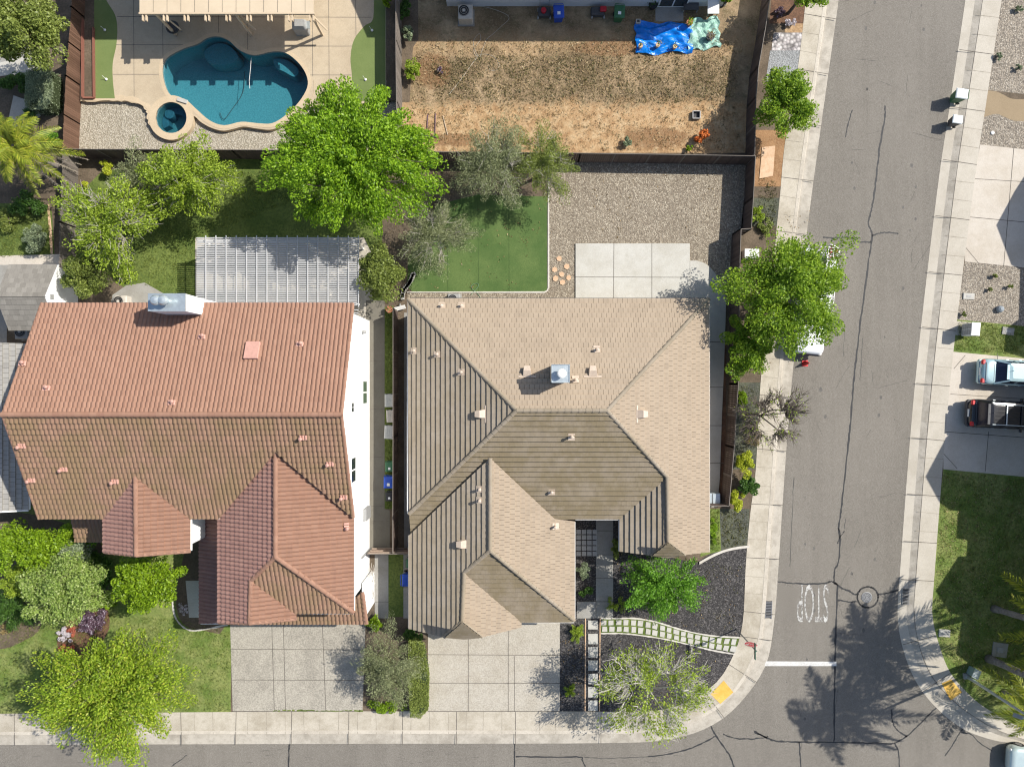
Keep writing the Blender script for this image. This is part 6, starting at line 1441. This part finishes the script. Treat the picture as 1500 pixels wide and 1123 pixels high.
# --- hedges and shrubs along the drives and house
def hedge(label, pts, h, n, leaf, seed, L_=.09):
    rs = np.random.default_rng(seed); P = [W(*p) for p in pts]; poly = [(p.x, p.y) for p in P]; xs = [p[0] for p in poly]; ys = [p[1] for p in poly]; C_ = []
    c = np.array([np.mean(xs), np.mean(ys), 0]); t = thing('clipped_hedge', label, 'hedge', tuple(c))
    while len(C_) < n:
        x, y = rs.uniform(min(xs), max(xs)), rs.uniform(min(ys), max(ys))
        if inside(poly, x, y):
            dmin = min(math.hypot(x-px_, y-py_) for px_, py_ in poly); hh = h*(.9+.1*math.sin(x*3)*math.sin(y*2.7)); z = hh-abs(rs.normal(0, .08)) if rs.uniform() < .75 else rs.uniform(.1, hh)
            C_.append((x, y, z))
    leaves_obj(np.array(C_), LF[leaf], t, L_, .55, rs, .8, name='foliage'); mb = MB()
    q = [(c[0]+(x-c[0])*.86, c[1]+(y-c[1])*.9) for x, y in poly]; mb.prism(q, 0, h*.8); mb.build('branches', m_plain('hedge_core_'+str(seed), (.03, .045, .012), .95), t); return t
hedge('clipped pale green hedge against the brown fence top left', [(58, 118), (66, 112), (92, 111), (95, 120), (95, 165), (88, 172), (64, 172), (57, 166)], 1.5, 9000, 'sage', 41)
hedge('clipped green hedge bordering the tan house driveway', [(601, 930), (612, 926), (624, 940), (631, 980), (630, 1030), (618, 1043), (604, 1040), (600, 990)], 1.0, 9000, 'moss', 42)
shrub('bright green ground cover below the willowy bush', 572, 1034, 40, 9, .5, 3800, 'lime', 43, .09)
shrub('leafy bright plant by the white wall corner', 545, 915, 14, 12, .7, 1800, 'lime', 44, .16, elong=2.2)
shrub('dark green shrub in the shade of the tan garage eave', 606, 926, 22, 12, .8, 2600, 'deep', 45)
shrub('yellow green grass clump in the mulch strip beside the driveway', 846, 925, 10, 14, .6, 1400, 'apple', 46, .2, elong=2.2, asp=.12)
shrub('small yellow green tuft low in the mulch strip', 835, 1012, 10, 9, .5, 900, 'apple', 47, .2, elong=2.2, asp=.12)
shrub('grey dry shrub in the entry courtyard bed', 855, 836, 12, 18, .7, 2200, 'sage', 48, .09)
shrub('dark green ground cover by the entry path of the tan house', 857, 868, 15, 14, .5, 2600, 'deep', 49, .09)
shrub('spiky dark shrub at the entry wall under the roof edge', 904, 800, 8, 20, .7, 1400, 'moss', 50, .14)
shrub('low weeds among the black mulch by the fern green tree', 905, 885, 22, 16, .3, 1000, 'apple', 51, .09, limbs=False, name='weed_patch')
shrub('golden yellow shrub at the fence corner, the upper of two', 1090, 678, 17, 24, 1.5, 4200, 'gold', 52, .11, group=None)
shrub('golden yellow shrub at the fence corner, the lower of two', 1079, 734, 17, 17, 1.2, 3200, 'gold', 53, .11)
shrub('dark glossy shrub between the two golden shrubs', 1096, 712, 20, 17, 1.3, 3800, 'deep', 54, .12)
shrub('bright green low plant on the strip under the bare tree', 1087, 590, 8, 28, .5, 1500, 'lime', 55, .1)
shrub('dry brown twiggy ground plants under the bare tree', 1102, 640, 16, 22, .4, 1300, 'dry', 56, .12, asp=.2)
shrub('yellow green shrub beside the fence step', 1108, 312, 12, 18, .8, 1800, 'apple', 57, .11)
shrub('green weeds on the strip left of the street tree', 1120, 330, 12, 20, .4, 900, 'moss', 58, .12)
shrub('white flowering rock plants beside the upper pavement', 1158, 34, 13, 8, .4, 700, 'flower', 59, .09)
shrub('dark rock plant on the rusty strip at the upper edge', 1142, 18, 9, 14, .4, 800, 'purple', 60, .1)
shrub('fresh grass edge along the right side of the tan house', 1045, 778, 7, 26, .25, 1600, 'vivid', 61, .12, limbs=False, asp=.15, name='grass_clump')
# --- left garden
shrub('dark clipped bush below the top left tree', 24, 122, 40, 12, 1.2, 5000, 'deep', 62)
shrub('round green bush between the hedge and the palm crown', 74, 205, 18, 14, 1.1, 3400, 'fern', 63)
shrub('spiky agave like plant below the pale hedge', 46, 168, 11, 13, .9, 900, 'deep', 64, .3, asp=.14, elong=2.4)
shrub('green leafy bush under the palm fronds', 40, 298, 34, 20, 1.2, 5000, 'deep', 65)
shrub('bushy light green shrub beside the grey fence left lawn', 50, 352, 26, 24, 1.1, 6000, 'sage', 66)
shrub('dark grass clump at the far left lawn', 12, 320, 20, 26, .5, 3000, 'moss', 67)
shrub('small golden bush under the pool fence', 154, 246, 15, 12, .9, 2200, 'gold', 68)
shrub('pale silver bush beside the grey fence', 125, 289, 12, 12, .8, 1800, 'sage', 69)
shrub('tiny yellow bush right of the grey fence top', 124, 272, 8, 7, .6, 800, 'gold', 70)
shrub('olive brown shrub near the red house chimney', 180, 400, 14, 18, .9, 2400, 'moss', 71)
palm('feathery yellow green palm at the left edge of the frame', (92, 248), 4.2, 26, 3.0, 'palm', 5, tr=.17, dead=5, lw=.6, emin=-15, emax=70)
# --- dry yard shrubs
shrub('small rounded green bush along the grey fence, upper', 592, 14, 11, 20, 1.0, 2200, 'deep', 72)
shrub('small rounded green bush along the grey fence, middle', 598, 48, 13, 12, 1.0, 2200, 'sage', 73)
shrub('leafy bright green bush along the grey fence, lowest', 604, 103, 14, 18, 1.1, 2600, 'apple', 74)
shrub('orange red potted bush at the dry yard corner', 1027, 199, 13, 11, .9, 1800, M['orange'], 75, .12)
shrub('small bright tuft beside the orange bush', 1010, 217, 8, 6, .4, 600, 'lime', 76, .1)
shrub('grey green brush heap on the bare earth', 918, 207, 14, 7, .5, 1200, 'sage', 77, .12)
shrub('dark dead shrub in the rusty dug patch', 642, 104, 8, 7, .4, 500, 'purple', 78, .1)
shrub('leafy green branch tip at the upper edge by the tarp', 1064, 0, 10, 8, 1.6, 900, 'lime', 79, .13)
shrub('leafy branch tip at the upper edge above the putting green', 566, 0, 10, 10, 2.0, 900, 'lime', 80, .13)
for i, (px, py, r) in enumerate(((1458, 400, 5), (1450, 420, 4), (1413, 456, 5), (1480, 415, 5))): shrub(('dark low plant in the right gravel near the upper drive', 'green low plant in the middle of the right gravel', 'round low plant at the pavement edge of the right gravel', 'small low plant beside the right gravel shade')[i], px, py+4, r, r-1, .35, 380, 'moss', 90+i, .1)
for i, (px, py) in enumerate(((1492, 100), (1462, 82), (1493, 12))): shrub(('grey rock plant above the brown path right edge', 'small dark rock plant in the upper right gravel', 'grey rock plant at the upper right corner')[i], px, py, 7, 7, .35, 500, 'sage', 95+i, .09)
# --- palms on the right corner
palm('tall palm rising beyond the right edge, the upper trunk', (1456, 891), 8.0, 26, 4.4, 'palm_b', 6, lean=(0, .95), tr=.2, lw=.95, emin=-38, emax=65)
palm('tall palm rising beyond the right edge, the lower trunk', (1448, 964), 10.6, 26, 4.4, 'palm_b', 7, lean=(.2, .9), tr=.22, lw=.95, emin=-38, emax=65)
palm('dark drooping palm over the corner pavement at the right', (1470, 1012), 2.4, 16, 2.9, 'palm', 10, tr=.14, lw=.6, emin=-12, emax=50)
# ---------------------------------------------------------------- small clutter
potted('clay pot with a small plant at the top of the side yard fence', 572, 454, .22, M['terracotta'], LF['deep'], 20)
potted('potted plant on the top right corner of the blue tarp', 1008, 38, .2, M['terracotta'], LF['lime'], 60)
potted('potted plant on the pale teal sheet', 1038, 58, .26, M['dgrey'], LF['dry'], 70)
potted('dark potted plant beside the glass sliding door', 955, 12, .28, M['black'], LF['deep'], 50)
for i, (px, py) in enumerate(((937, 71), (962, 70), (987, 72))): potted(('pale pot weighing down the lower left of the blue tarp', 'pale pot weighing down the middle of the blue tarp', 'pale pot with dark plant at the lower edge of the blue tarp')[i], px, py, .14, M['stone'], LF['deep'], 24, .3)
t = thing('weighing_block', 'small pale square block on the top left corner of the blue tarp', 'block', G(934, 34, .1)); mb = MB(); mb.box((0, 0, .08), (.3, .28, .14)); mb.build('frame', M['paver'], t, local=True); mb = MB(); mb.box((0, 0, .155), (.16, .16, .02)); mb.build('core', M['dgrey'], t, local=True)
t = thing('lawn_mower', 'dark small garden machine left of the blue bin', 'garden machine', G(797, 24)); mb = MB(); mb.box((0, .1, .25), (.8, .6, .4)); mb.build('deck', M['dgrey'], t, local=True, bevel=.06); mb = MB(); mb.lathe((-.05, .1, .45), [(.18, 0), (.18, .15), (.1, .2)], 12); mb.build('engine', M['signred'], t, local=True)
for x, y in ((-.4, -.15), (.4, -.15), (-.4, .35), (.4, .35)): mb = MB(); mb.tube([(x-.05, y, .12), (x+.05, y, .12)], .12, 10); mb.build('wheel', M['grey'], t, local=True)
mb = MB(); mb.tube([(-.3, .4, .4), (-.3, .7, .9), (.3, .7, .9), (.3, .4, .4)], .02, 5); mb.build('handle', M['steel'], t, local=True)
t = thing('lawn_mower', 'red topped garden machine left of the green bin', 'garden machine', G(879, 23)); mb = MB(); mb.box((-.2, .1, .25), (.9, .55, .4)); mb.build('deck', M['dgrey'], t, local=True, bevel=.06); mb = MB(); mb.box((.15, .15, .52), (.42, .34, .2)); mb.build('engine', M['signred'], t, local=True, bevel=.05)
for x, y in ((-.55, -.15), (.25, -.15), (-.55, .35), (.25, .35)): mb = MB(); mb.tube([(x-.05, y, .12), (x+.05, y, .12)], .12, 10); mb.build('wheel', M['grey'], t, local=True)
t = thing('folding_table', 'white topped folding table at the upper right of the tarps', 'table', G(1037, 18)); mb = MB(); mb.box((.15, 0, .72), (.75, 1.0, .04)); mb.build('tabletop', M['trim'], t, local=True)
for x, y in ((-.15, -.45), (.45, -.45), (-.15, .45), (.45, .45)): mb = MB(); mb.box((x, y, .35), (.04, .04, .7)); mb.build('leg', M['steel'], t, local=True)
t = thing('garden_bench', 'dark grey bench beside the glass sliding door', 'bench', G(1010, 14)); mb = MB(); mb.box((0, 0, .42), (1.0, .55, .07)); mb.build('seat', M['dgrey'], t, local=True); mb = MB(); mb.box((0, .26, .68), (1.0, .06, .45)); mb.build('backrest', M['grey'], t, local=True)
for x, y in ((-.45, -.2), (.45, -.2), (-.45, .2), (.45, .2)): mb = MB(); mb.box((x, y, .2), (.06, .06, .4)); mb.build('leg', M['grey'], t, local=True)
mb = MB(); mb.tube([W(x, y, .02) for x, y in smooth([(680, 14), (708, 10), (745, 24), (733, 40), (722, 50), (713, 58), (707, 72), (702, 84), (695, 72), (694, 60), (699, 52), (703, 50), (704, 58), (699, 65), (694, 74), (697, 82), (703, 80), (714, 80), (724, 84), (731, 94), (728, 102), (718, 103), (716, 96)], 6)], .012, 5)
mb.tube([W(x, y, .04) for x, y in smooth([(702, 80), (690, 96), (680, 110), (668, 126), (658, 138)], 5)], .014, 5); tag(mb.build('garden_hose', m_plain('pale_hose', (.50, .46, .38), .6)), 'pale garden hose looped over the dry yard', 'hose')
mb = MB(); mb.tube([W(x, y, .04) for x, y in smooth([(690, 432), (696, 425), (701, 418), (698, 415), (691, 418), (692, 424), (698, 428), (704, 436)], 5)], .018, 5); tag(mb.build('garden_hose', m_plain('green_hose', (.12, .22, .12), .6)), 'thin green hose coiled at the turf edge', 'hose')
for i, (x0, y0, x1, y1) in enumerate(((627, 168, 625, 200), (638, 167, 637, 201), (649, 170, 656, 198))):
    t = thing('garden_rake', ('rake lying at the left in the dry yard tool row', 'rake lying in the middle of the dry yard tool row', 'thin tool handle lying at the right of the dry yard tool row')[i], 'garden tool', G(x0, y0, .03)); p, q = G(x0, y0, .05), G(x1, y1, .05)
    mb = MB(); mb.bar(p, q, .05, .04); mb.build('handle', M['timber'] if i == 2 else m_plain('purple_handle%d' % i if False else 'tool_handle_%s' % 'ab'[i], (.14, .08, .11), .7), t)
    if i < 2: mb = MB(); mb.box((q.x, q.y, .05), (.42 if i else .3, .1, .05)); mb.build('tool_head', M['dgrey'], t)
t = thing('metal_basin', 'small square metal basin on the bare earth by the orange bush', 'basin', G(1019, 170)); mb = MB()
for x, y, dx, dy in ((-.24, 0, .05, .5), (.24, 0, .05, .5), (0, -.24, .5, .05), (0, .24, .5, .05)): mb.box((x, y, .12), (dx, dy, .24))
mb.build('rim', M['steel'], t, local=True); mb = MB(); mb.box((0, 0, .03), (.46, .46, .04)); mb.build('bottom', M['black'], t, local=True)
# pool furniture
t = thing('grill_cover', 'grey covered grill at the end of the cream patio roof', 'grill', G(446, 49, .28)); mb = MB(); mb.loft([rrect(.95, .65, 0, 0, .12), rrect(.95, .65, .8, 0, .12), rrect(.8, .45, 1.05, 0, .12)]); mb.build('cover', M['grey'], t, local=True); mb = MB(); mb.box((.55, 0, .78), (.25, .5, .04)); mb.build('side_shelf', M['galv'], t, local=True)
t = thing('patio_chair', 'round dark patio chair under the cream patio roof', 'chair', G(262, 50, .28)); mb = MB(); mb.lathe((0, 0, .38), [(.1, 0), (.38, .06), (.44, .2), (.40, .2), (.3, .1)], 16); mb.build('seat', M['dgrey'], t, local=True)
for a in range(4): mb = MB(); mb.tube([(.12*math.cos(a*1.57), .12*math.sin(a*1.57), .4), (.35*math.cos(a*1.57), .35*math.sin(a*1.57), 0)], .025, 5); mb.build('leg', M['steel'], t, local=True)
for i, (px, py) in enumerate(((158, 48), (160, 119.5), (546.5, 48.5), (537, 120))):
    t = thing('golf_hole_marker', ('white golf cup marker on the shaded left putting green', 'white golf cup marker low on the left putting green', 'white golf cup marker near the top of the right putting green', 'white golf cup marker low on the right putting green')[i], 'golf marker', G(px, py, .29)); mb = MB(); mb.lathe((0, 0, 0), [(.06, 0), (.06, .03), (.09, .05), (.05, .1)], 12); mb.build('cup', M['trim'], t, local=True); mb = MB(); mb.tube([(0, 0, .05), (-.12, .12, .3)], .012, 5); mb.build('pin', M['trim'], t, local=True)
# sandstone stepping stones in the gravel
for i, (px, py) in enumerate(((819, 379), (830, 390.5), (812.5, 395), (822.5, 402), (833, 406.5), (813.5, 408), (824, 413.5))):
    rs = random.Random(i); c = G(px, py); a0 = rs.uniform(0, 6); pts = [(c.x+rs.uniform(.16, .22)*math.cos(a0+k*1.047), c.y+rs.uniform(.16, .22)*math.sin(a0+k*1.047)) for k in range(6)]
    mb = MB(); mb.prism(pts, 0, .05); tag(mb.build('stepping_stone', M['stone']), 'peach stepping stone among seven in the gravel beside the turf', 'stepping stone', 'stepping stones in the gravel')
t = thing('garden_edging', 'curved pale block edging beside the bushy tree at the turf corner', 'edging', G(600, 415)); mb = MB()
for k, (x, y) in enumerate(smooth([(606, 402), (603, 410), (598, 418), (592, 426), (590, 436)], 3)): p = W(x, y); mb.box((p.x, p.y, .1), (.3, .22, .2), .5+k*.1)
mb.build('block', M['paver'], t)
t = thing('satellite_panel', 'white board leaning by the corner of the tan house', 'board', G(587, 452)); mb = MB(); mb.box((0, 0, .35), (.75, .28, .05), R(15), 0, R(40)); mb.build('board', M['trim'], t, local=True, bevel=.01); mb = MB(); mb.box((0, .15, .15), (.05, .3, .3)); mb.build('stand', M['grey'], t, local=True)
mb = MB(); rs = random.Random(9)
for k in range(16): p = W(rs.uniform(541, 549), rs.uniform(826, 872), rs.uniform(.2, 1.4)); q = p+Vector((rs.uniform(-.1, .1), rs.uniform(.3, .9)*rs.choice((-1, 1)), rs.uniform(-.3, .3))); mb.tube([p, (p+q)/2+Vector((.05, 0, .1)), q], .02, 4)
tag(mb.build('bare_vine', M['palebark']), 'bare grey vine against the white wall below the gate', 'vine')
# ---------------------------------------------------------------- grass and weeds (uncountable)
def blades(name, polys, n, mat, L_, seed, asp=.16, lift=.02):
    rs = np.random.default_rng(seed); C_ = []
    for poly, fr in polys:
        P = [W(*p) for p in poly]; q = [(p.x, p.y) for p in P]; xs = [a[0] for a in q]; ys = [a[1] for a in q]; k = 0
        while k < n*fr:
            cx, cy = rs.uniform(min(xs), max(xs)), rs.uniform(min(ys), max(ys)); m_ = rs.integers(3, 9); sp = rs.uniform(.05, .3)
            for _ in range(m_):
                x, y = cx+rs.normal(0, sp), cy+rs.normal(0, sp)
                if inside(q, x, y): C_.append((x, y, lift+rs.uniform(0, L_*.35))); k += 1
    o = leaves_obj(np.array(C_), mat, None, L_, asp, rs, .15, name=name); o['kind'] = 'stuff'; return o
M['grass_b'] = m_leaf('grass_blade', (.08, .125, .016), (.27, .31, .07), .35); M['straw_b'] = m_leaf('straw_blade', (.22, .16, .075), (.52, .40, .22), .2); M['weed_b'] = m_leaf('weed_blade', (.05, .06, .015), (.17, .16, .05), .25)
blades('grass', [([(-10, 880), (150, 900), (255, 905), (338, 925), (338, 1040), (-10, 1043)], .5), ([(100, 300), (330, 250), (520, 260), (287, 350), (287, 440), (190, 410)], .3), ([(564, 450), (580, 450), (580, 745), (564, 745)], .08), ([(1034, 745), (1054, 745), (1054, 806), (1034, 806)], .03), ([(0, 300), (74, 305), (76, 372), (0, 378)], .09)], 30000, M['grass_b'], .13, 201)
blades('grass', [([(1380, 690), (1500, 700), (1560, 1080), (1500, 1060), (1446, 1034), (1418, 1012), (1393, 982), (1378, 944), (1369, 903), (1371, 850)], .85), ([(1404, 470), (1500, 478), (1500, 520), (1398, 513)], .15)], 20000, M['grass_b'], .13, 202)
blades('dry_grass', [([(1380, 690), (1500, 700), (1560, 1080), (1446, 1034), (1393, 982), (1369, 903), (1371, 850)], 1)], 5000, M['straw_b'], .12, 205, .2)
M['litter_b'] = m_leaf('fallen_leaf', (.12, .075, .03), (.36, .26, .12), .1)
blades('fallen_leaves', [([(640, 300), (800, 290), (800, 425), (606, 425)], .12), ([(905, 800), (1090, 830), (1080, 930), (900, 905)], .2), ([(880, 930), (1070, 960), (1000, 1030), (880, 1038)], .2), ([(805, 240), (1060, 240), (1060, 350), (805, 350)], .15), ([(575, 232), (800, 232), (640, 300), (590, 440), (565, 440)], .2), ([(1150, 300), (1190, 300), (1160, 560), (1120, 560)], .1), ([(820, 905), (858, 905), (858, 1040), (820, 1040)], .1)], 1500, M['litter_b'], .1, 206, .5)
blades('dry_grass', [([(612, 58), (1090, 58), (1076, 150), (600, 150)], .7), ([(600, 150), (1080, 150), (1085, 220), (600, 222)], .3)], 11000, M['straw_b'], .16, 203, .2)
blades('weeds', [([(630, 85), (1070, 80), (1070, 152), (640, 150)], .55), ([(600, 60), (1080, 60), (1085, 222), (600, 222)], .2), ([(1112, 260), (1140, 265), (1135, 345), (1108, 345)], .07), ([(1056, 748), (1095, 748), (1094, 798), (1058, 803)], .06), ([(905, 800), (1090, 830), (1080, 925), (905, 900)], .06), ([(125, 20), (141, 20), (141, 146), (125, 146)], .05), ([(570, 0), (582, 0), (582, 150), (570, 150)], .03), ([(1085, 565), (1108, 565), (1102, 700), (1078, 700)], .06)], 9000, M['weed_b'], .14, 204, .22)
# end
